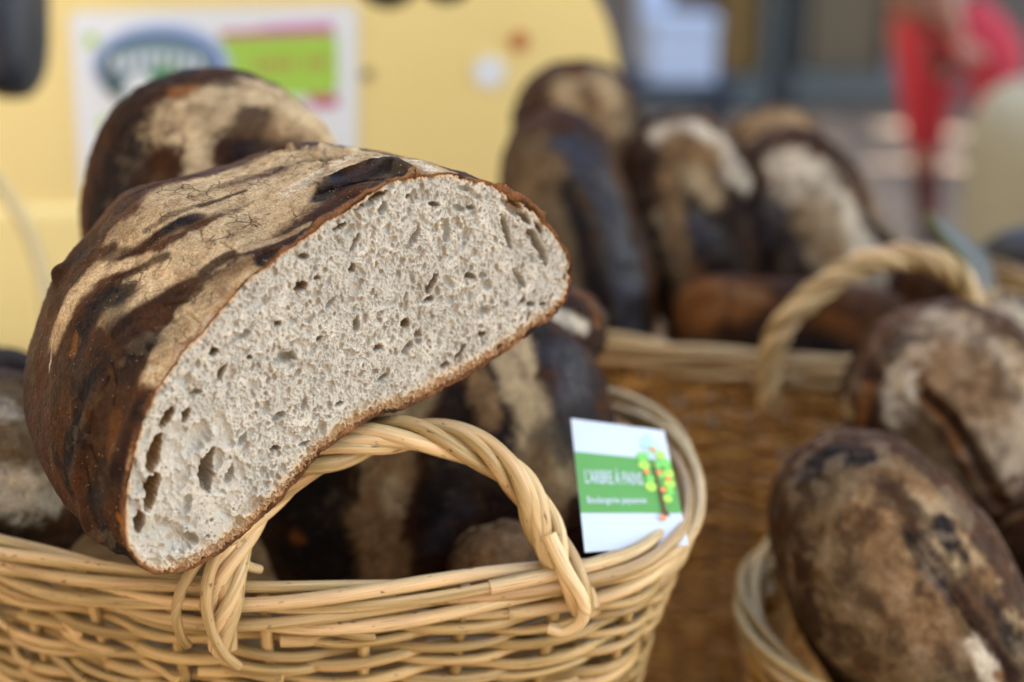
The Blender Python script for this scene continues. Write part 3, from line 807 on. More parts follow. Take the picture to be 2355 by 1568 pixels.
# ------------------------------------------------------------------ the cut loaf
FC = P(800, 860, 0.65)
aC = np.array([-0.585, 0.293, 0.78]); aC /= np.linalg.norm(aC)
AX = aC[0] * CX + aC[1] * CY + aC[2] * CZ             # loaf axis, going away from the cut
nF = -AX
def face3(u, v):
    r = ray(u, v); t = ((FC - C0) @ nF) / (r @ nF)
    return C0 + r * t
B0, B1 = face3(345, 1312), face3(1290, 705)
E1 = (B1 - B0) / np.linalg.norm(B1 - B0); E2 = np.cross(nF, E1) 
if (face3(700, 500) - B0) @ E2 < 0: E2 = -E2
def f2(u, v):
    w = face3(u, v) - FC
    return np.array([w @ E1, w @ E2])
OUT_PX = [(345, 1316), (300, 1268), (284, 1200), (288, 1120), (304, 1040), (328, 965), (362, 895), (408, 825), (462, 762), (520, 690), (590, 622), (662, 572), (735, 516), (800, 474), (862, 432), (935, 408), (1020, 397), (1095, 410), (1150, 432), (1205, 466), (1258, 512), (1298, 566), (1316, 625), (1306, 680), (1272, 726), (1215, 772), (1140, 822), (1060, 872), (990, 912), (915, 944), (860, 962), (805, 990), (750, 1032), (705, 1082), (655, 1140), (600, 1192), (545, 1240), (490, 1280), (430, 1308), (385, 1318)]
NT = 1150
OUT2 = catmull([f2(*q) for q in OUT_PX], NT, True)
# slight raggedness of the cut edge
tn = np.roll(OUT2, -1, 0) - np.roll(OUT2, 1, 0); tn /= np.linalg.norm(tn, axis=1)[:, None]; on = np.stack([tn[:, 1], -tn[:, 0]], 1)
cen = np.array(f2(850, 880))
if ((OUT2 - cen) * on).sum(1).mean() < 0: on = -on
rag = 0.0014 * fbm(np.c_[OUT2, np.zeros(NT)], 110, 4, 31) + 0.0006 * fbm(np.c_[OUT2, np.zeros(NT)], 420, 2, 32)
OUTR = OUT2 + on * rag[:, None]
def w3(ab, w=0.0):
    ab = np.atleast_2d(ab)
    return FC + ab[:, :1] * E1 + ab[:, 1:2] * E2 + np.asarray(w).reshape(-1, 1) * AX
sliced = empty('sliced_loaf', w3(f2(560, 1225), 0.02)[0], 'big cut half loaf with pale open crumb facing the viewer, leaning on the front handle', 'loaf')

# crust shell
NS = 360; W = 0.212
sv_ = np.linspace(0, 1, NS) ** 1.15
bc = np.array(f2(900, 1000))                        # shrink towards a point near the flat base
rel = OUTR - bc; RELR = OUTR - bc; REL0 = OUT2 - bc
hgt = np.clip((OUTR - np.array(f2(345, 1316))) @ np.array([0, 1.0]) / 0.13, 0, 1)
rows = []
for s in sv_:
    k = (1 - s ** 2.69) ** (1 / 2.2) if s < 1 else 0.0
    k = max(k, 0.004)
    bul = 1 + 0.062 * math.sin(math.pi * min(1, s * 1.05))
    kk = k * bul
    ky = (1 - s ** 2.0) ** 0.5 * (1 - 0.033 * math.sin(math.pi * min(1, s * 2))) if s < 1 else 0.0
    ky = max(ky, 0.004)
    lf = smooth(0.02, -0.06, rel[:, 0])                 # the far half swells to the left
    kx = lf * kk + (1 - lf) * k
    lf2 = smooth(0.05, -0.05, rel[:, 0]); kyl = k * (1 + 0.164 * math.sin(math.pi * min(1, s * 0.815)))
    rel = RELR * (1 - min(1, s / 0.035)) + REL0 * min(1, s / 0.035)
    rows.append(bc + np.stack([rel[:, 0] * kx * (1 + 0.03 * lf * min(1, s * 3)), rel[:, 1] * (lf2 * kyl + (1 - lf2) * ky) + 0.094 * s * W], 1))
rows = np.array(rows)                                # NS, NT, 2
wS = sv_ * W
base = FC + rows[..., :1] * E1 + rows[..., 1:] * E2 + wS[:, None, None] * AX
bp = base.reshape(-1, 3)
gs = np.gradient(base, axis=0); gt = np.roll(base, -1, 1) - np.roll(base, 1, 1)
nn = np.cross(gs, gt); nn /= np.linalg.norm(nn, axis=2)[..., None] + 1e-9
if (nn[40] * (base[40] - (FC + bc[0] * E1 + bc[1] * E2 + wS[40] * AX))).sum(-1).mean() < 0: nn = -nn
nnf = nn.reshape(-1, 3)
sfl = np.repeat(sv_, NT)
edge_fade = smooth(0.0, 0.06, sfl) * smooth(1.0, 0.93, sfl)
h = 0.0045 * fbm(bp, 17, 3, 71) + 0.0010 * fbm(bp, 48, 4, 72)
lumps = np.abs(fbm(bp, 65, 4, 73)); h += 0.0005 * (0.25 - lumps)
h += 0.0004 * fbm(bp, 260, 4, 74) + 0.00022 * fbm(bp, 800, 2, 76)
h = h * edge_fade + 0.0006 * fbm(bp, 330, 3, 74) * (1 - edge_fade)
def front3(pxl):
    u, v, d = project(bp); out = []
    for a, b_ in pxl:
        q = (u - a) ** 2 + (v - b_) ** 2; idx = np.where(q < max(q.min() * 1.5, 64))[0]
        out.append(bp[idx[np.argmin(d[idx])]])
    return out
def cap(pts3):
    dm = np.full(len(bp), 1e9)
    if len(pts3) == 1: return np.linalg.norm(bp - pts3[0], axis=1)
    for a, b_ in zip(pts3[:-1], pts3[1:]):
        ab = b_ - a; t = np.clip(((bp - a) @ ab) / (ab @ ab), 0, 1)
        dm = np.minimum(dm, np.linalg.norm(bp - a - t[:, None] * ab, axis=1))
    return dm
px = 0.65 / FPX
wob = fbm(bp, 130, 3, 75)
# raised burnt ear, split beside it, broken flour flakes on the ridge, knob at the far left
for line, r, a in (([(1150, 436), (1205, 466), (1250, 505)], 9, 0.0030), ([(735, 425), (790, 398), (850, 385), (910, 388), (960, 398)], 15, 0.0045), ([(840, 440), (780, 475), (720, 515)], 14, 0.0018),
                   ([(225, 900), (190, 1000), (170, 1120)], 20, 0.003), ([(250, 1290), (210, 1220), (185, 1150)], 16, 0.003),
                   ([(340, 860), (300, 960), (255, 1080)], 16, 0.002)):
    dm = cap(front3(line)) + wob * r * px * 0.5; h += a * np.exp(-(dm / (r * px)) ** 2)
for line, r, a in (([(715, 440), (760, 425), (820, 412), (880, 405)], 3.2, 0.0034), ([(640, 352), (700, 345), (745, 362), (800, 352), (850, 350)], 6, 0.003), ([(660, 375), (700, 362)], 5, 0.0025),
                   ([(745, 345), (750, 372)], 4, 0.002), ([(900, 350), (930, 372), (1000, 382)], 3.5, 0.002), ([(250, 870), (215, 960), (190, 1060), (196, 1130)], 4, 0.0022), ([(262, 830), (270, 880), (262, 930)], 3, 0.0018),
                   ([(205, 1030), (212, 1060)], 6, 0.0026), ([(205, 1180), (222, 1215)], 6, 0.0030), ([(330, 845), (350, 800), (400, 760)], 2.5, 0.0012),
                   ([(395, 740), (430, 715), (450, 735)], 3, 0.0016), ([(400, 790), (440, 770), (455, 740)], 2.5, 0.0014), ([(380, 700), (430, 690), (470, 655)], 2.5, 0.0012),
                   ([(455, 520), (462, 545)], 3, 0.0018), ([(505, 545), (530, 565)], 3, 0.0018), ([(280, 640), (270, 670)], 3, 0.0018), ([(560, 600), (640, 560)], 2.5, 0.0012),
                   ([(160, 700), (150, 760)], 3, 0.0016)):
    dm = cap(front3(line)) + np.abs(wob) * r * px * 0.9; h -= a * np.exp(-(dm / (r * px)) ** 2)
fdm = cap(front3([(650, 345), (720, 338), (800, 345), (870, 355)])) 
fz = np.exp(-(fdm / (34 * px)) ** 2)
h += fz * (0.0022 * np.sign(fbm(bp, 120, 2, 91)) * np.minimum(1, np.abs(fbm(bp, 120, 2, 91)) * 7) + 0.0008 * fbm(bp, 300, 3, 92))
dm = cap([bp[(int(NS * 0.40)) * NT + np.argmin(np.abs(project(base[int(NS * 0.40)])[0] - 90))]])
kb = front3([(104, 612)])[0]
dm = np.linalg.norm(bp - kb, axis=1); h += 0.0045 * np.exp(-(dm / (28 * px)) ** 2)
cp_ = bp + nnf * h[:, None]
STR = [
 ('f', 50, [(900, 350), (740, 338), (600, 368), (470, 405), (380, 440)]), ('b', 12, [(560, 385), (470, 412), (400, 440)], .8),
 ('f', 56, [(720, 375), (600, 415), (470, 455), (360, 500), (270, 545)]), ('f', 50, [(1000, 385), (900, 365), (800, 362), (700, 375)]),
 ('f', 62, [(680, 440), (600, 480), (520, 530), (430, 590), (350, 640), (280, 680)]), ('f', 20, [(640, 352), (560, 385), (470, 415), (390, 452)]),
 ('f', 40, [(230, 600), (160, 680), (118, 760)]), ('f', 46, [(560, 620), (480, 690), (420, 760), (370, 830)]),
 ('w', 24, [(820, 350), (740, 380), (640, 430), (560, 480)], 0.4), ('w', 14, [(990, 380), (930, 362), (860, 352)], 0.7),
 ('b', 11, [(446, 390), (334, 425), (234, 495)]), ('r', 34, [(300, 455), (234, 500), (184, 535), (111, 610), (105, 700)]), ('b', 26, [(240, 520), (165, 560), (125, 640)], .8), ('c', 13, [(228, 510), (200, 530)]), ('c', 11, [(170, 590), (150, 640)], .7),
 ('b', 8, [(560, 424), (500, 445), (457, 460)], .9), ('r', 12, [(470, 455), (400, 480), (330, 520)], .6),
 ('r', 24, [(450, 488), (357, 530), (300, 575), (220, 575)], .85), ('c', 17, [(442, 490), (400, 505), (355, 528)]), ('b', 15, [(355, 530), (312, 571), (240, 605)], .9), ('r', 20, [(250, 560), (160, 610), (120, 700)], .9),
 ('f', 20, [(330, 585), (223, 618), (150, 690), (112, 770)], .95), ('f', 34, [(613, 445), (500, 515), (390, 588)]), ('f', 30, [(360, 600), (290, 670)]),
 ('b', 13, [(375, 582), (310, 612), (262, 638)], .85), ('b', 26, [(262, 645), (212, 695), (167, 760)]), ('c', 38, [(290, 665), (240, 690), (190, 740), (150, 830)], .95), ('c', 22, [(420, 660), (350, 710), (300, 760)], .7), ('c', 12, [(330, 425), (280, 460)], .7),
 ('r', 22, [(830, 430), (760, 470), (690, 525), (600, 585), (500, 630), (420, 655)], .8), ('b', 20, [(800, 440), (730, 480), (660, 540), (600, 580)], .9), ('b', 13, [(530, 575), (490, 595), (460, 618)], .9),
 ('f', 12, [(700, 505), (620, 535), (560, 560)], .6), ('c', 15, [(740, 500), (690, 530), (650, 560), (590, 605)], .95), ('c', 9, [(600, 575), (585, 594)], .9),
 ('r', 34, [(430, 650), (340, 710), (262, 785)]), ('b', 18, [(410, 660), (330, 720), (270, 760)], .7),
 ('f', 40, [(505, 670), (440, 730), (390, 800), (355, 850)]), ('f', 24, [(580, 620), (520, 665)], .9), ('w', 9, [(480, 722), (440, 780), (410, 830)], .8), ('t', 20, [(560, 600), (500, 640)], .5),
 ('c', 26, [(940, 388), (860, 395), (790, 412), (740, 436)]), ('c', 16, [(900, 380), (830, 380), (770, 400)]), ('n', 9, [(880, 383), (820, 392), (765, 410)], .5), ('b', 10, [(1140, 436), (1200, 462), (1262, 515), (1300, 570)], .9), ('o', 6, [(1150, 440), (1215, 475), (1270, 530)], .6), ('c', 14, [(990, 396), (930, 394)]), ('f', 7, [(1080, 404), (1000, 396), (930, 412), (850, 442)], .9), ('c', 13, [(800, 446), (850, 432)]),
 ('r', 60, [(300, 830), (240, 930), (200, 1080), (260, 1230)]), ('r', 50, [(140, 800), (120, 950), (130, 1060)]),
 ('c', 40, [(228, 833), (184, 945), (152, 1028), (150, 1112)]), ('c', 26, [(345, 777), (312, 815)]), ('c', 18, [(338, 905), (312, 945)], .9), ('c', 36, [(205, 1150), (260, 1262), (310, 1300)]), ('c', 20, [(112, 1030), (135, 1090)], .8),
 ('c', 14, [(120, 860), (115, 920)], .6), ('c', 30, [(255, 700), (300, 760), (290, 850)], .6), ('c', 30, [(170, 900), (180, 1000)], .8), ('c', 24, [(300, 1100), (285, 1200)], .5), ('c', 30, [(240, 1050), (215, 1130)], .6), ('o', 20, [(262, 960), (246, 1040)], .35), ('o', 10, [(165, 770), (160, 810)], .6), ('o', 9, [(296, 1030), (285, 1075)]), ('f', 5, [(290, 1045), (283, 1075)], .8), ('o', 9, [(262, 1190), (275, 1225)]),
 ('w', 4, [(150, 690), (112, 760), (95, 850)], .6),
]
col, fl, rg = paint(bp, bp, bp, STR, 77, -0.5, 0.05, 0.75, 0.6)
tng = fbm(bp * np.array([1, 1, 1]), 240, 4, 79)
# flour bloom breaks up into brown grain
m_ = smooth(0.12, 0.42, tng) * fl * 0.45
col = mixc(col, (0.17, 0.085, 0.035), m_)
# toasted thin rim where the crust was cut
rim = (1 - smooth(0.004, 0.016, sfl + 0.006 * fbm(bp, 180, 3, 80)))
rimv = np.clip(0.55 + 1.3 * fbm(bp, 55, 3, 81), 0, 1)
col = mixc(col, (0.22, 0.095, 0.035), rim * 0.75 * rimv)
# lip that closes the shell on the cut
lip = w3(OUTR - on * 0.0016, 0.0009); lip0 = w3(OUTR, -0.00035)
allv = np.vstack([lip, lip0, cp_])
nlip = 2 * NT
idx = np.arange(NT); idn = (idx + 1) % NT
i = np.arange(NS + 1)[:, None]
fq = np.stack([i * NT + idx, i * NT + idn, (i + 1) * NT + idn, (i + 1) * NT + idx], -1).reshape(-1, 4)
lc = np.tile(np.array([0.16, 0.07, 0.026]), (nlip, 1)) * np.clip(0.9 + 1.4 * fbm(allv[:nlip], 90, 4, 5), 0.15, 2.2)[:, None]
make_mesh('crust', allv, fq, M_CRUST, sliced, attrs={'Col': np.vstack([lc, col]), 'flour': np.r_[np.zeros(nlip), fl], 'rough': np.r_[np.full(nlip, .7), rg]})

# crumb: a relief of real pores
GS = 0.00032
lo2, hi2 = OUTR.min(0) - 0.001, OUTR.max(0) + 0.001
nx, ny = int((hi2[0] - lo2[0]) / GS), int((hi2[1] - lo2[1]) / GS)
xs = lo2[0] + np.arange(nx) * GS; ys = lo2[1] + np.arange(ny) * GS
GX, GY = np.meshgrid(xs, ys)
G = np.c_[GX.ravel(), GY.ravel()]
inside = np.zeros(len(G), bool); dist2 = np.full(len(G), 1e9); where_t = np.zeros(len(G), int)
PO = OUTR[::4]; npo = len(PO)
for k in range(npo):
    a, b_ = PO[k], PO[(k + 1) % npo]
    cond = (a[1] > G[:, 1]) != (b_[1] > G[:, 1])
    with np.errstate(divide='ignore', invalid='ignore'):
        xc = (b_[0] - a[0]) * (G[:, 1] - a[1]) / (b_[1] - a[1]) + a[0]
    inside ^= cond & (G[:, 0] < xc)
    if k % 2 == 0:
        b2 = PO[(k + 2) % npo]; ab = b2 - a
        t = np.clip(((G - a) @ ab) / (ab @ ab), 0, 1)
        dd = ((G - a - t[:, None] * ab) ** 2).sum(1)
        mm = dd < dist2; dist2[mm] = dd[mm]; where_t[mm] = k * 4
ED = np.sqrt(dist2).reshape(ny, nx); INS = inside.reshape(ny, nx)
G3 = np.c_[G, np.zeros(len(G))]
N1 = fbm(G3, 700, 3, 41).reshape(ny, nx); N2 = fbm(G3, 230, 4, 42).reshape(ny, nx); N3 = fbm(G3, 45, 3, 43).reshape(ny, nx)
H = np.zeros((ny, nx)); TANH = np.zeros((ny, nx))
def pore(ca, a, b_, ang, dep, tan=0.0, rg_=0.5, pw=0.5):
    ext = max(a, b_) * 1.5
    i0, i1 = max(0, int((ca[1] - ext - lo2[1]) / GS)), min(ny, int((ca[1] + ext - lo2[1]) / GS) + 2)
    j0, j1 = max(0, int((ca[0] - ext - lo2[0]) / GS)), min(nx, int((ca[0] + ext - lo2[0]) / GS) + 2)
    if i1 <= i0 or j1 <= j0: return
    dx = GX[i0:i1, j0:j1] - ca[0]; dy = GY[i0:i1, j0:j1] - ca[1]
    c_, s_ = math.cos(ang), math.sin(ang)
    q = np.sqrt(((dx * c_ + dy * s_) / a) ** 2 + ((-dx * s_ + dy * c_) / b_) ** 2) + rg_ * (0.55 * N1[i0:i1, j0:j1] + 0.6 * N2[i0:i1, j0:j1])
    hh = -dep * np.clip(1 - q * q, 0, 1) ** pw
    H[i0:i1, j0:j1] = np.minimum(H[i0:i1, j0:j1], hh)
    if tan: TANH[i0:i1, j0:j1] = np.maximum(TANH[i0:i1, j0:j1], tan * (q < 1.05))
bx0, bx1 = lo2, hi2
prr = np.random.default_rng(5)
def rpt():
    return bx0 + prr.random(2) * (bx1 - bx0)
tipc = np.array(f2(400, 1130))
for k in range(16000):
    c = rpt(); r = 0.00036 + 0.00040 * prr.random() ** 2; e = 1 + 1.2 * prr.random()
    if np.linalg.norm(c - tipc) < 0.034 and prr.random() < 0.8: continue
    pore(c, r * e, r, prr.normal(0.35, 0.7), r * 1.5)
for k in range(1500):
    c = rpt(); r = 0.00075 + 0.0006 * prr.random() ** 1.8; e = 1 + 1.3 * prr.random()
    if np.linalg.norm(c - tipc) < 0.034 and prr.random() < 0.7: continue
    pore(c, r * e, r, prr.normal(0.7, 0.8), r * 1.7, 0.16 * (prr.random() < .6), 0.75)
for k in range(70):
    c = tipc + prr.normal(size=2) * 0.017; r = 0.0014 + 0.0018 * prr.random(); e = 1 + 1.4 * prr.random()
    pore(c, r * e, r, prr.normal(1.3, 0.5), r * (0.35 + 0.5 * prr.random()), 0, 0.5, 0.7)
for k in range(95):
    c = rpt(); r = 0.0014 + 0.0011 * prr.random() ** 1.5; e = 1 + 1.2 * prr.random()
    pore(c, r * e, r, prr.normal(0.9, 0.6), r * (0.6 + 0.9 * prr.random()), pw=0.6)
BIG = [ # u, v, half length px, half width px, angle of the long side in the photo (deg, ccw), depth mm, tan tint (wall colour plus painted depth)
 (478, 1088, 52, 17, 85, 16, .25), (486, 1050, 22, 10, 80, 10, .2), (356, 1045, 46, 13, 78, 11, .55), (352, 1128, 48, 13, 75, 13, .6), (322, 1200, 28, 11, 80, 10, .4), (338, 1160, 22, 8, 80, 6, .3),
 (384, 962, 26, 10, 58, 9, .5), (427, 955, 20, 9, 70, 7, .4), (455, 1005, 42, 26, 72, 4.5, 0), (400, 1232, 52, 26, -45, 4.5, 0), (440, 1240, 26, 12, -35, 5, .2), (338, 1112, 20, 12, 60, 5, 0),
 (372, 1215, 30, 20, -60, 3.5, 0), (420, 1105, 36, 14, 65, 3, 0), (500, 1060, 30, 14, 80, 3, 0), (530, 1090, 24, 11, 70, 6, .1), (580, 1160, 32, 15, 30, 5, .1), (632, 1032, 14, 7, 15, 9, .2),
 (660, 824, 28, 13, 12, 7, 0), (694, 660, 17, 11, 35, 12, .4), (640, 745, 10, 7, 40, 6, .2), (492, 810, 14, 8, 35, 9, .4), (512, 860, 26, 5, 65, 6, .3), (560, 772, 18, 8, 30, 5, .1), (575, 822, 8, 6, 0, 7, .3),
 (784, 522, 19, 6, 28, 9, .5), (818, 560, 26, 6, 62, 5, .1), (812, 618, 12, 8, 60, 9, .2), (880, 478, 16, 12, 50, 6, 0), (852, 470, 12, 8, 30, 5, 0), (940, 452, 8, 7, 0, 8, .1), (955, 545, 24, 9, 65, 5, .1),
 (1026, 530, 26, 11, 88, 5, 0), (1072, 435, 20, 7, -15, 4, 0), (1090, 450, 22, 8, -20, 3, 0), (1000, 470, 14, 6, -5, 6, .1), (1060, 480, 16, 8, -20, 4, 0), (1085, 478, 10, 7, 0, 6, 0),
 (933, 745, 14, 11, 75, 11, .35), (962, 770, 10, 10, 0, 6, .2), (965, 787, 9, 9, 0, 4, 0), (994, 652, 26, 8, 65, 10, .3), (985, 690, 14, 8, 20, 7, .2), (938, 800, 18, 9, 50, 6, .1), (870, 800, 13, 7, 20, 7, .2), (820, 745, 16, 8, 80, 6, .1),
 (1082, 636, 15, 8, -15, 7, .1), (1112, 716, 16, 14, 0, 5, 0), (1120, 655, 12, 14, 0, 4, 0), (1112, 635, 10, 8, 0, 4, 0), (1110, 770, 10, 8, 20, 8, .3), (1062, 808, 22, 7, 60, 9, .3), (1025, 840, 12, 8, 30, 6, .2), (1195, 640, 26, 9, -55, 5, 0),
 (1162, 520, 26, 9, -70, 7, .1), (1172, 555, 20, 8, -75, 6, .1), (1236, 560, 34, 10, -60, 9, .1), (1252, 590, 24, 9, -75, 7, .1), (1222, 535, 14, 8, -25, 7, .2), (1182, 482, 26, 13, -38, 6, .3), (1208, 502, 16, 9, -45, 6, .3), (1240, 525, 14, 7, -55, 6, .4),
 (1200, 695, 12, 8, 30, 9, .2), (1222, 700, 10, 8, 0, 6, .1), (1216, 728, 13, 6, 70, 7, .2), (1252, 700, 8, 6, 0, 6, .2), (1300, 640, 8, 5, 80, 6, .3), (872, 452, 26, 7, 26, 15, 1), (834, 474, 22, 6, 33, 13, 1), (1185, 466, 22, 6, -38, 8, .9), (905, 952, 16, 4, 18, 6, .9),
 (1150, 800, 12, 8, 45, 6, .2), (700, 590, 10, 7, 0, 6, .2), (730, 640, 9, 6, 0, 6, .1), (560, 1280, 12, 8, 30, 4, .3), (450, 905, 16, 6, 20, 5, .2), (470, 1290, 16, 6, 25, 4, .5), (620, 1190, 20, 7, 40, 4, .2), (1035, 690, 12, 12, 0, 3, 0), (760, 700, 30, 6, 50, 4, 0), (735, 780, 10, 6, 30, 7, .1),
 (600, 700, 20, 10, 40, 3, 0), (640, 960, 22, 9, 35, 5, 0), (560, 1010, 18, 8, 60, 5, 0), (700, 1020, 14, 7, 20, 6, 0), (780, 930, 12, 6, 20, 6, .1), (880, 870, 14, 6, 30, 6, .1), (700, 930, 16, 8, 70, 4, 0), (430, 1160, 26, 12, 75, 4, 0), (545, 1200, 22, 14, 0, 4, 0)]
for u, v, a, b_, ang, dep, tan in BIG:
    c = f2(u, v); q = f2(u + math.cos(R(ang)) * 5, v - math.sin(R(ang)) * 5) - c
    sc_ = np.linalg.norm(q) / 5
    pore(c, a * sc_, b_ * px * 1.05, math.atan2(q[1], q[0]), dep / 1000, tan, 0.42, 0.45)
# spongy fine-pored strip along the base crust
bb = OUT2[(OUT2[:, 1] < np.array(f2(900, 960))[1] + 0.0)]
oi = np.arange(NT)
basey = OUT2[:, 1]
isb = np.zeros(NT, bool)
pf = [np.argmin(np.linalg.norm(OUT2 - f2(*q), axis=1)) for q in ((1290, 705), (385, 1318))]
lo_, hi_ = sorted(pf)
isb[lo_:hi_ + 1] = True
thk = np.where(isb, 1.45, 0.45)
ker = np.ones(61) / 61; thk = np.convolve(np.r_[thk[-30:], thk, thk[:30]], ker, 'valid')
TH = thk[where_t].reshape(ny, nx)
for k in range(1500):
    j = prr.integers(lo_, hi_); c = OUT2[j] - on[j] * (0.0006 + 0.0050 * prr.random())
    r = 0.0003 + 0.00045 * prr.random(); pore(c, r * (1 + .6 * prr.random()), r, prr.random() * 3, r * 2.2, 0.35)
H += 0.00021 * N1 + 0.00028 * N2 + 0.0008 * N3
# the soft cut rounds over at the edge
H -= 0.0008 * np.exp(-(ED / 0.0009) ** 2)
crc = np.array([0.43, 0.41, 0.34]); 
C_ = np.tile(crc, (ny * nx, 1)) * (1 + 0.06 * N3.ravel() + 0.12 * N2.ravel())[:, None]
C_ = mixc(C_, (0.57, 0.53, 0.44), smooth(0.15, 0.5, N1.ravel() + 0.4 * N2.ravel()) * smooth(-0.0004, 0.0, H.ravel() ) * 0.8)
ed = (ED / (TH * 0.0042) + 0.20 * N2 + 0.25 * N3).ravel()
C_ = mixc(C_, (0.55, 0.40, 0.22), (1 - smooth(0.7, 1.7, ed)) * 0.75)
C_ = mixc(C_, (0.36, 0.175, 0.065), (1 - smooth(0.35, 1.0, ed)) * 0.9)
C_ = mixc(C_, (0.13, 0.05, 0.02), (1 - smooth(0.08, 0.38, ed)) * 0.85)
C_ = mixc(C_, (0.26, 0.155, 0.06), np.clip(TANH.ravel() * 2.0, 0, 1) * 0.9)  # pore insides tinted: tan walls, plus shade painted in for depth
hv = H.ravel()
vid = -np.ones(ny * nx, int)
ok = INS[:-1, :-1] & INS[1:, :-1] & INS[:-1, 1:] & INS[1:, 1:]
ii, jj = np.where(ok)
q4 = np.stack([ii * nx + jj, ii * nx + jj + 1, (ii + 1) * nx + jj + 1, (ii + 1) * nx + jj], 1)
used = np.unique(q4); vid[used] = np.arange(len(used))
make_mesh('crumb', w3(G[used], -hv[used]), vid[q4], M_CRUMB, sliced, attrs={'Col': C_[used]})

# ------------------------------------------------------------------ the other loaves
LG1 = 'dark loaves in the front basket'; LG2 = 'loaves standing in the back basket'; LG3 = 'floury loaves in the right basket'
loaf('round_loaf', 'dark round loaf with tan floury top standing between the cut loaf and the poster', 506, 545, 0.865, 322, 388, 0.062, -5, 1.95, [
    ('b', 170, [(280, 440), (330, 300)]), ('c', 90, [(230, 520), (240, 380), (300, 290)], .85), ('b', 90, [(560, 340), (700, 330)]), ('f', 62, [(400, 275), (480, 240), (580, 215)]), ('f', 64, [(560, 215), (660, 240), (760, 310)]), ('f', 30, [(455, 250), (468, 420)]), ('t', 40, [(600, 290), (700, 320)], .6),
    ('o', 26, [(400, 215), (450, 190)]), ('b', 40, [(560, 310), (590, 270)], .8), ('b', 34, [(430, 178), (520, 172)], .8), ('c', 36, [(560, 345), (680, 350)], .7), ('w', 18, [(720, 240), (790, 320)], .6)], 11, -0.3, 0.15, 0.45, group=LG1)
loaf('striped_loaf', 'large burnt loaf with broad tan flour stripes seen through the front handle', 1012, 1060, 0.865, 432, 375, 0.062, -8, 2.4, [
    ('b', 150, [(900, 1000), (1000, 1250)]), ('c', 90, [(700, 1100), (720, 1290)]), ('f', 38, [(1180, 760), (1215, 880), (1250, 1000), (1290, 1120)], .9), ('f', 40, [(960, 900), (900, 1000), (860, 1120)], .75), ('t', 44, [(900, 1080), (860, 1200), (880, 1320)]), ('f', 22, [(890, 1120), (905, 1180)], .8),
    ('o', 22, [(690, 1240)], .9), ('c', 50, [(1050, 930), (1040, 1080), (1000, 1200)]), ('n', 80, [(1330, 830), (1350, 950)], .8), ('c', 60, [(1290, 1000), (1380, 960)], .6), ('t', 25, [(1100, 850), (1130, 950)], .8), ('t', 22, [(1240, 1060), (1290, 1200)], .7), ('n', 40, [(1010, 1240), (1060, 1180)], .6)], 12, -0.5, 0.2, 0.25, group=LG1)
loaf('small_loaf', 'brown loaf end with cream patch peeping out past the right tip of the cut loaf', 1285, 775, 0.90, 105, 118, 0.045, 30, 2.1, [('b', 90, [(1300, 700)]), ('o', 14, [(1330, 660), (1385, 740)], .8), ('w', 17, [(1290, 712), (1350, 752)], .9)], 13, -0.5, 0.0, 0.6, res=(160, 100), group=LG1)
loaf('small_loaf', 'dull grey tan loaf lying low inside the front basket below the handle', 1180, 1330, 0.785, 150, 130, 0.04, 20, 2.1, [('t', 110, [(1150, 1270), (1230, 1250)], .8)], 14, 0.0, 0.2, 0.5, res=(160, 100), group=LG1)
loaf('floury_loaf', 'floury grey brown loaf lying at the left edge of the front basket', 25, 1065, 0.80, 215, 215, 0.07, 15, 2.2, [('g', 150, [(20, 960), (120, 1050)]), ('w', 50, [(20, 1110), (130, 1120)], .6), ('w', 30, [(20, 930)], .4)], 15, 0.25, 0.0, 0.5, res=(200, 120), group=LG1)
loaf('small_loaf', 'nearly black loaf behind the floury one at the far left', -10, 880, 0.90, 110, 85, 0.05, 8, 2.1, [('c', 60, [(10, 820)]), ('b', 30, [(30, 850)])], 16, -0.6, 0.4, 0.3, res=(160, 100), group=LG1)

loaf('long_loaf', 'dark loaf on end at left of back basket, bluish sheen painted on burnt right side', 1318, 590, 1.20, 168, 325, 0.065, -11, 2.3, [('g', 110, [(1225, 400), (1270, 600)]), ('g', 70, [(1250, 750)]), ('n', 46, [(1320, 330), (1400, 450), (1450, 620), (1460, 760)]), ('c', 26, [(1300, 420), (1370, 600), (1390, 760)]), ('t', 40, [(1235, 400)], .45)], 21, -0.1, 0.0, 0.5, group=LG2, amp=1.2)
loaf('long_loaf', 'tallest loaf at the back left, tan flour streaks over a reddish brown flank', 1335, 340, 1.33, 158, 200, 0.06, -6, 2.3, [('b', 60, [(1230, 260), (1240, 400)]), ('f', 34, [(1300, 190), (1330, 290)], .9), ('f', 40, [(1390, 200), (1440, 280)], .9), ('t', 40, [(1360, 230), (1420, 340)], .7), ('c', 26, [(1370, 360), (1420, 400)], .8), ('c', 18, [(1345, 195), (1360, 220)], .5)], 22, 0.0, 0.0, 0.7, group=LG2, amp=1.2, mott=0.35)
loaf('long_loaf', 'loaf with cream floury top edge and dark middle in the centre of the back basket', 1592, 520, 1.30, 170, 262, 0.06, -13, 2.4, [('c', 110, [(1620, 500), (1640, 600)]), ('w', 20, [(1510, 305), (1590, 282), (1660, 330), (1720, 410)]), ('t', 30, [(1560, 330), (1620, 360)], .9), ('t', 24, [(1520, 400), (1545, 520), (1555, 640)]), ('f', 24, [(1600, 390), (1650, 450)], .9), ('n', 36, [(1600, 520), (1640, 560)], .8), ('o', 26, [(1590, 640)], .6), ('b', 50, [(1460, 420), (1450, 600)])], 23, 0.0, 0.0, 0.5, group=LG2, amp=1.2, mott=0.35)
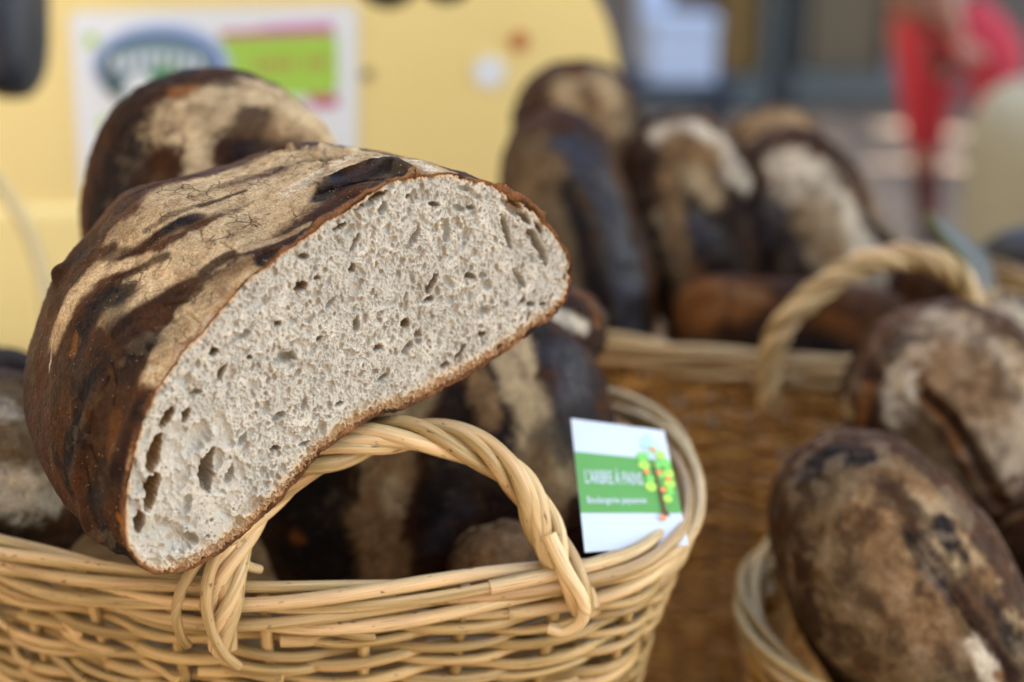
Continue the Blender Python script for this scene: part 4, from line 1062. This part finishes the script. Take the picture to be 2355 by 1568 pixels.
loaf('long_loaf', 'brown speckled loaf rising behind the cream topped and the white floured loaves', 1800, 430, 1.42, 135, 190, 0.06, -18, 2.3, [('t', 70, [(1760, 290), (1850, 300)]), ('f', 20, [(1730, 270), (1830, 262)], .6), ('b', 40, [(1770, 350), (1850, 360)], .7), ('t', 24, [(1880, 300), (1930, 420)], .8), ('n', 14, [(1895, 290), (1930, 360)], .6)], 24, 0.1, -0.1, 0.9, group=LG2, amp=1.2, mott=0.35)
loaf('long_loaf', 'white floured loaf leaning right in the back basket with a dark bluish left flank', 1878, 580, 1.30, 172, 305, 0.06, -27, 2.4, [('n', 80, [(1760, 500), (1800, 640)]), ('c', 50, [(1770, 600), (1850, 700)]), ('w', 44, [(1830, 390), (1900, 450), (1970, 560), (2040, 700)]), ('w', 40, [(1810, 380), (1860, 400)], .9), ('f', 40, [(1870, 500), (1930, 620)], .8), ('t', 20, [(1930, 560), (1940, 640)], .8), ('w', 40, [(2000, 640), (2030, 720)], .8)], 25, 0.0, 0.0, 0.5, group=LG2, amp=1.2, mott=0.35)
loaf('tin_loaf', 'orange brown rectangular tin loaf lying across the front of the back basket', 1800, 745, 1.20, 262, 100, 0.055, 4, 4.6, [('o', 70, [(1570, 700), (1700, 710)], .9), ('b', 60, [(1680, 790), (1900, 790)]), ('c', 34, [(1750, 815), (1950, 800)], .8), ('o', 30, [(1900, 740), (2010, 760)], .5), ('t', 12, [(1560, 665), (1740, 668)], .6)], 26, -0.6, 0.0, 0.8, 0.6, group=LG2)
loaf('small_loaf', 'orange brown loaf seen through the arched handle of the back basket', 2135, 690, 1.25, 105, 92, 0.05, 0, 3.0, [('o', 60, [(2130, 640)], .4), ('b', 80, [(2140, 670)], .9)], 27, -0.6, 0.1, 0.7, res=(160, 100), group=LG2)
loaf('floury_loaf', 'flour dusted loaf rising beside the plastic sheet at the right edge', 2310, 790, 1.12, 85, 130, 0.05, -20, 2.2, [('w', 50, [(2290, 720), (2330, 800)], .8), ('t', 20, [(2300, 760)], .5)], 28, 0.3, 0.0, 0.5, res=(160, 110), group=LG3)
loaf('slashed_loaf', 'round floury loaf with one long brown slash behind the big cracked loaf', 2200, 985, 0.99, 245, 295, 0.07, -22, 2.3, [('w', 80, [(2150, 760), (2260, 850), (2330, 1000)], .75), ('t', 110, [(2200, 800), (2300, 950)], .5), ('t', 60, [(2190, 850), (2240, 900)], .8), ('g', 80, [(2100, 1000), (2200, 1100)], .8), ('b', 50, [(2010, 860), (1990, 980), (2000, 1060)]), ('o', 22, [(1990, 900), (1985, 1020)], .7), ('c', 22, [(2040, 800), (2090, 765)], .7), ('w', 26, [(2070, 860), (2060, 940)], .8), ('o', 13, [(2110, 910), (2170, 970), (2230, 1090)]), ('b', 14, [(2120, 900), (2190, 970), (2260, 1110)], .9)], 31, 0.30, -0.4, 1.0, mott=0.55,
     slash=[(12, [(2100, 895), (2180, 960), (2240, 1060), (2290, 1160)], 0.006)], group=LG3)
loaf('oval_loaf', 'big long loaf with burnt patches and a cracked ridge, nearest in the right basket', 2115, 1420, 0.86, 248, 470, 0.085, -32, 2.35, [('t', 90, [(1960, 1250), (2060, 1450)], .35), ('g', 240, [(1900, 1200), (2050, 1450), (2150, 1560)]), ('t', 70, [(2000, 1180), (2060, 1300), (2120, 1440)], .7), ('b', 60, [(1840, 1300), (1880, 1500)], .8), ('b', 70, [(1850, 1120), (1800, 1200)], .7), ('t', 34, [(2000, 1050), (2130, 1110), (2240, 1250), (2290, 1340)], .8), ('f', 22, [(2110, 1140), (2150, 1190), (2220, 1290)], .7), ('f', 20, [(2170, 1150), (2260, 1270)], .5), ('c', 44, [(1830, 1080), (1900, 1040), (1980, 1040)]), ('c', 26, [(2110, 1230), (2150, 1290), (2200, 1370)], .7), ('c', 30, [(2180, 1190), (2200, 1230)]), ('c', 20, [(2230, 1260)]), ('b', 30, [(2040, 1110), (2120, 1190)], .7),
    ('c', 14, [(2080, 1200), (2120, 1290)], .7), ('n', 22, [(2130, 1300), (2180, 1360)], .5), ('b', 24, [(2210, 1350), (2290, 1480), (2340, 1560)]), ('c', 26, [(2290, 1370), (2350, 1480)], .8), ('w', 20, [(2250, 1480), (2290, 1560)], .9), ('o', 14, [(2310, 1560)], .9)], 32, 0.10, -0.2, 0.9, mott=0.6,
     slash=[(4, [(2080, 1210), (2150, 1320), (2230, 1420), (2290, 1500)], 0.0018)], res=(420, 260), group=LG3)
loaf('oval_loaf', 'dark brown loaf cut off by the right edge beside the big speckled loaf', 2400, 1300, 0.93, 120, 150, 0.06, -10, 2.2, [('b', 100, [(2330, 1260)]), ('t', 12, [(2310, 1190), (2340, 1180)], .6)], 33, -0.4, 0.3, 0.4, res=(160, 110), group=LG3)

# ================================================================== BASKETS
def basket(label, plan_px, rim_z, bot_z, taper, mats, sp=0.050, pitch=0.0053, rr_=0.0030, seed=3, border=(0.0034, 3), detail=2, group='willow baskets full of bread', step=0.0035, seg=9):
    mw, mb, mh = mats
    plan = catmull(np.array(plan_px), 900, True)
    L = np.r_[0, np.cumsum(np.linalg.norm(np.diff(np.vstack([plan, plan[:1]]), axis=0), axis=1))]; LT = L[-1]
    cen_ = plan.mean(0)
    tg = np.roll(plan, -1, 0) - np.roll(plan, 1, 0); tg /= np.linalg.norm(tg, axis=1)[:, None]
    nr = np.stack([tg[:, 1], -tg[:, 0]], 1)
    if ((plan - cen_) * nr).sum(1).mean() < 0: nr = -nr
    ker = np.ones(25) / 25
    nr = np.stack([np.convolve(np.r_[nr[-12:, k], nr[:, k], nr[:12, k]], ker, 'valid') for k in (0, 1)], 1)
    nr /= np.linalg.norm(nr, axis=1)[:, None]
    pe = np.vstack([plan, plan[:1]]); ne = np.vstack([nr, nr[:1]])
    def pos(s, z, off):
        s = np.mod(s, LT); x = np.interp(s, L, pe[:, 0]); y = np.interp(s, L, pe[:, 1])
        a = np.interp(s, L, ne[:, 0]); b_ = np.interp(s, L, ne[:, 1])
        k = 1 - taper * (rim_z - z)
        return np.stack([cen_[0] + (x - cen_[0]) * k + a * off, cen_[1] + (y - cen_[1]) * k + b_ * off, z + 0 * s], 1)
    e = empty('wicker_basket', (cen_[0], cen_[1], bot_z), label, 'basket', group)
    rs = np.random.default_rng(seed)
    ns_ = int(round(LT / sp)); ns_ += ns_ % 2 == 0     # odd number of stakes so each round alternates
    spq = LT / ns_
    st = MB()
    for k in range(ns_):
        z = np.linspace(bot_z, rim_z - 0.004, 24)
        st.tube(pos(np.full(24, k * spq), z, 0.0), 0.0030, 8, tint=rs.random())
    st.build('stakes', mw, e)
    wv = MB()
    zb_ = rim_z - 0.0275
    nrow = int((zb_ - bot_z) / pitch)
    for j in range(nrow):
        s0 = 0.0
        z0 = zb_ - j * pitch
        start = rs.random() * LT
        nrod = 3
        cuts = np.sort(rs.random(nrod)) * 0.25 + np.arange(nrod) / nrod
        for c_ in range(nrod):
            a = start + cuts[c_] * LT; b_ = start + (cuts[(c_ + 1) % nrod] + (1 if c_ == nrod - 1 else 0)) * LT
            n_ = int((b_ - a + 0.05) / step); s = np.linspace(a - 0.012, b_ + 0.035, n_)
            ph = math.pi * (s / spq - 0.5) + math.pi * j
            w = np.sin(ph)
            off = (0.0046 + 0.0) * np.sign(w) * np.abs(w) ** 0.75 + 0.0006 * np.sin(s * 31 + j)
            t = (s - s[0]) / (s[-1] - s[0])
            rad = rr_ * (1.12 - 0.42 * t) * (1 + 0.05 * np.sin(s * 57 + j * 2))
            ex = (t < 0.02) * 0.0 + 0.004 * smooth(0.94, 1.0, t) - 0.003 * smooth(0.05, 0.0, t)
            zz = z0 + 0.0011 * np.sin(s * 19 + j * 1.7) + 0.0009 * np.sin(ph * 0.5 + j) - 0.0016 * np.cos(ph) * (1 if j % 2 else -1) * 0.8 + (t - 0.5) * pitch * 0.8
            wv.tube(pos(s, zz, off + ex), rad, seg, tint=rs.random())
    bd = MB(); rb = border[0]
    # three thick-rod wales one above the other, each of overlapping long rods
    for (zc, hr, vr, nst, pit, sg_) in ((rim_z - 0.0040, 0.0062, 0.0056, 4, 0.30, 1), (rim_z - 0.0165, 0.0056, 0.0050, 3, 0.27, 1)):
        for k in range(nst):
            nrod = 3
            offs = rs.random() * LT
            for c_ in range(nrod):
                a = offs + c_ * LT / nrod; b_ = a + LT / nrod + 0.07
                s = np.linspace(a, b_, int((b_ - a) / step)); t = (s - a) / (b_ - a)
                npit = round(LT / pit); ph = sg_ * 2 * math.pi * s / LT * npit + 2 * math.pi * k / nst
                dz = vr * np.sin(ph) + 0.0008 * np.sin(s * 23 + k * 3); do = hr * np.cos(ph) + 0.0006 * np.sin(s * 37 + k)
                tap = 0.006 * smooth(0.93, 1.0, t)
                rad = rb * (1.12 - 0.35 * t) * (1 + 0.04 * np.sin(s * 41 + k))
                bd.tube(pos(s, zc + dz - tap * 0.3, do + 0.0015 - tap * 0.9), rad, seg, tint=rs.random())
    bd.build('border', mb, e)
    if detail > 1:                                     # pale slant-cut rod ends poking out of the weave
        tp = wv
        for k in range(60):
            s = rs.random() * LT; z = rim_z - 0.036 - rs.random() * (rim_z - bot_z - 0.05)
            ln = 0.016 + 0.02 * rs.random(); ss = np.linspace(s, s + ln, 9)
            tp.tube(pos(ss, z + np.linspace(0.0035, -0.004, 9), np.linspace(0.002, 0.0085, 9)), rr_ * np.r_[np.full(8, .85), .6], 8, tint=rs.random())
    wv.build('weave', mw, e)
    fl_ = MB(); q = pos(np.linspace(0, LT, 120, endpoint=False), np.full(120, bot_z + 0.006), -0.002)
    c3 = np.array([cen_[0], cen_[1], bot_z + 0.006])
    fl_.add(np.vstack([q, c3]), [[k, (k + 1) % 120, 120, 120] for k in range(120)], 0.4); fl_.build('base', M_WICK2, e)
    return e, pos, L, LT, plan

def arch_handle(e, ctrl, mat, R0=0.0066, r0=0.0046, nst=5, pitch=0.075, name='handle', seed=1, seg=10, extra=()):
    rs = np.random.default_rng(seed)
    c = catmull(ctrl, 260)
    t = np.gradient(c, axis=0); t /= np.linalg.norm(t, axis=1)[:, None]
    Lh = np.r_[0, np.cumsum(np.linalg.norm(np.diff(c, axis=0), axis=1))]
    ref = np.cross(t[0], t[len(t) // 2]); ref /= np.linalg.norm(ref) + 1e-9
    a = np.cross(t, ref); a /= np.linalg.norm(a, axis=1)[:, None]; b_ = np.cross(t, a)
    hb = MB()
    env = np.minimum(smooth(0, 0.03, Lh) * 0.35 + 0.65, smooth(Lh[-1], Lh[-1] - 0.03, Lh) * 0.35 + 0.65)
    for k in range(nst):
        ph = 2 * math.pi * (Lh / pitch + k / nst) + 0.35 * np.sin(Lh * 40 + k * 2)
        rk = R0 * (1 + 0.10 * math.sin(k * 2.2)) * env * (1 + 0.08 * np.sin(Lh * 60 + k * 1.3))
        pth = c + a * (rk * np.cos(ph))[:, None] + b_ * (rk * np.sin(ph))[:, None]
        rad = r0 * (0.86 + 0.26 * rs.random()) * (1 + 0.07 * np.sin(Lh * 50 + k))
        hb.tube(pth, rad, seg, tint=rs.random())
    hb.tube(c, R0 * 0.75 * env, 8, tint=0.3)
    for path, r_ in extra:
        q = catmull(path, 60); hb.tube(q, np.full(60, r_) * (1.05 - 0.25 * np.linspace(0, 1, 60)), seg, tint=rs.random())
    hb.build(name, mat, e)

RZ1 = 0.915
plan1 = [(-.12, .607), (.028, .629), (.080, .664), (.099, .728), (.096, .80), (.067, .862), (.0, .925), (-.12, .965), (-.27, .945), (-.36, .87), (-.375, .78), (-.325, .708), (-.25, .650)]
b1, pos1, L1, LT1, pl1 = basket('pale willow basket in the foreground that carries the cut loaf and the green card', plan1, RZ1, TZ + 0.002, 1.05, (M_WICK, M_WICKR, M_WICKR), seed=4)
def hp_(u, v, Y): return at(u, v, Y)
ctrl1 = [at(512, 1490, .600), at(512, 1400, .598), at(522, 1320, .600), at(556, 1225, .612), at(605, 1150, .620), at(672, 1085, .622), at(752, 1042, .622), at(850, 1008, .624), at(950, 998, .626), at(1050, 1014, .628), at(1130, 1052, .629), at(1195, 1112, .630), at(1238, 1185, .630), at(1272, 1262, .628), at(1318, 1335, .622), at(1346, 1400, .622), at(1338, 1460, .632)]
arch_handle(b1, ctrl1[:-1], M_WICKR, R0=0.0054, r0=0.0038, nst=6, pitch=0.105, seed=3, extra=[
    ([at(560, 1235, .606), at(480, 1270, .596), at(430, 1330, .590), at(405, 1400, .588), at(415, 1460, .592), at(432, 1482, .600)], 0.0028),
    ([at(548, 1200, .604), at(492, 1290, .592), at(474, 1370, .587), at(484, 1440, .588), at(512, 1500, .592), at(548, 1532, .600)], 0.0030),
    ([at(550, 1215, .606), at(545, 1262, .603), at(565, 1298, .606), at(598, 1310, .612)], 0.0028),
    ([at(1262, 1230, .622), at(1300, 1310, .616), at(1340, 1380, .613), at(1338, 1425, .614), at(1300, 1452, .616), at(1262, 1445, .618)], 0.0038),
    ([at(513, 1300, .600), at(513, 1352, .597), at(518, 1380, .600)], 0.0060)])
q = MB()
RZ2 = 0.880
plan2 = [(.03, 1.13), (.10, 1.072), (.18, 1.045), (.275, 1.03), (.38, 1.04), (.46, 1.10), (.49, 1.20), (.43, 1.33), (.27, 1.39), (.08, 1.35), (-.01, 1.24)]
b2, pos2, *_ = basket('tall brown willow basket in the middle distance packed with upright dark loaves', plan2, RZ2, TZ + 0.002, 0.45, (M_WICK2, M_WICKR, M_WICKR), seed=8, detail=1, step=0.005, seg=6, sp=0.030, pitch=0.0052, rr_=0.0025)
arch_handle(b2, [at(1770, 940, 1.030), at(1762, 880, 1.030), at(1775, 800, 1.03), at(1815, 730, 1.03), at(1885, 665, 1.03), at(1970, 615, 1.03), at(2060, 590, 1.03), at(2145, 600, 1.03), at(2205, 640, 1.03), at(2240, 710, 1.03), at(2262, 800, 1.03), at(2270, 900, 1.03)], M_WICKR, R0=0.0058, r0=0.0046, nst=5, seed=5, seg=8)
RZ3 = 0.800
plan3 = [(.175, .87), (.150, .79), (.172, .706), (.25, .645), (.40, .62), (.55, .68), (.62, .80), (.57, .93), (.42, .985), (.25, .955)]
b3, pos3, *_ = basket('willow basket in the lower right corner holding the big speckled loaves', plan3, RZ3, TZ + 0.002, 0.5, (M_WICK2, M_WICK, M_WICK), seed=12, detail=1, step=0.005, seg=7)

# ------------------------------------------------------------------ shop card tucked into the border of the front basket
M_CW = plain('card_white', (0.60, 0.68, 0.74), 0.35, 0.01, 8); M_CG = plain('card_green', (0.115, 0.36, 0.095), 0.35, 0.03, 8)
M_TRK = plain('print_brown', (0.12, 0.05, 0.02), 0.5, 0.1, 30); M_LF1 = plain('print_leaf', (0.20, 0.62, 0.12), 0.5, 0.05, 30)
M_LF2 = plain('print_lime', (0.42, 0.74, 0.10), 0.5, 0.05, 30); M_LF3 = plain('print_mint', (0.45, 0.80, 0.62), 0.5, 0.05, 30); M_OR = plain('print_orange', (0.80, 0.30, 0.10), 0.5, 0.05, 30)
TL, TR, BR_, BL = P(1313, 962, .772), P(1527, 990, .786), None, P(1345, 1270, .712)
cn = np.cross(TR - TL, BL - TL); cn /= np.linalg.norm(cn)
if cn @ (C0 - TL) < 0: cn = -cn
r_ = ray(1584, 1253); BR_ = C0 + r_ * (((TL - C0) @ cn) / (r_ @ cn))
def cpt(x, y, o=0.0):
    return (1 - y) * ((1 - x) * TL + x * TR) + y * ((1 - x) * BL + x * BR_) + cn * o
card = empty('name_card', cpt(.5, 1.0), 'white and green card with a printed tree tucked into the rim of the front basket', 'card')
def cpoly(pts, name, mat, off, parent=card):
    n_ = len(pts); po = np.array(parent.location)
    v = [cpt(x, y, off) - po for x, y in pts] + [cpt(x, y, off - 0.00022) - po for x, y in pts]
    me = bpy.data.meshes.new(name)
    me.from_pydata([tuple(q_) for q_ in v], [], [list(range(n_)), list(range(2 * n_ - 1, n_ - 1, -1))] + [[i, (i + 1) % n_, n_ + (i + 1) % n_, n_ + i] for i in range(n_)])
    me.materials.append(mat); o = bpy.data.objects.new(name, me); COL.objects.link(o); o.parent = parent
    return o
cpoly([(0, 0), (1, 0), (1, 1), (0, 1)], 'sheet', M_CW, 0.0)
cpoly([(0.002, .265), (.998, .285), (.998, .735), (0.002, .722)], 'green_band', M_CG, 0.0003)
def ctext(s, x0, x1, yb, hgt_, mat, name, slant=0):
    cu = bpy.data.curves.new(name, 'FONT'); cu.body = s; cu.size = 1.0; cu.offset = 0.012
    o = bpy.data.objects.new(name, cu); COL.objects.link(o)
    dg = bpy.context.evaluated_depsgraph_get()
    me = bpy.data.meshes.new_from_object(o.evaluated_get(dg)); bpy.data.objects.remove(o)
    co = np.zeros(len(me.vertices) * 3, np.float32); me.vertices.foreach_get('co', co); co = co.reshape(-1, 3)
    wx = co[:, 0].max() - co[:, 0].min(); x_ = (co[:, 0] - co[:, 0].min()) / wx
    po = np.array(card.location)
    v = np.array([cpt(x0 + (x1 - x0) * a, yb - hgt_ * b_ / 0.72, 0.0006) - po for a, b_ in zip(x_, co[:, 1])], np.float32)
    me.vertices.foreach_set('co', v.ravel()); me.materials.clear(); me.materials.append(mat); me.name = name; me.update()
    o = bpy.data.objects.new(name, me); COL.objects.link(o); o.parent = card
ctext("L'ARBRE À PAINS", .075, .66, .505, .105, M_CW, 'lettering')
ctext("Boulangerie paysanne", .07, .66, .655, .052, M_CW, 'lettering')
def cell(cx, cy, rx, ry, n=18): return [(cx + rx * math.cos(a), cy + ry * math.sin(a)) for a in np.linspace(0, 2 * math.pi, n, endpoint=False)]
for k, (x, y, rx, ry, mt) in enumerate([(.80, .10, .05, .035, M_LF3), (.76, .15, .045, .03, M_LF3), (.85, .17, .05, .035, M_LF3), (.79, .22, .05, .03, M_LF3), (.70, .27, .06, .04, M_LF1), (.90, .24, .05, .04, M_LF2), (.70, .34, .06, .035, M_LF2), (.93, .31, .06, .045, M_LF1), (.83, .33, .05, .035, M_LF1), (.95, .40, .05, .04, M_LF2), (.86, .42, .05, .035, M_LF1),
        (.74, .45, .045, .03, M_LF1), (.73, .52, .06, .042, M_LF2), (.93, .49, .06, .04, M_LF2), (.88, .62, .045, .035, M_LF2), (.92, .56, .04, .03, M_LF1)]):
    cpoly(cell(x, y, rx, ry), 'printed_leaf', mt, 0.0005 + k * 0.00003)
cpoly([(.795, .30), (.815, .30), (.82, .50), (.835, .70), (.865, .765), (.79, .765), (.80, .70), (.795, .50)], 'printed_trunk', M_TRK, 0.0012)
for x, y in ((.71, .40), (.84, .40), (.92, .45), (.85, .55), (.79, .78), (.82, .20)):
    cpoly(cell(x, y, .032, .022, 12), 'printed_fruit', M_OR, 0.0014)
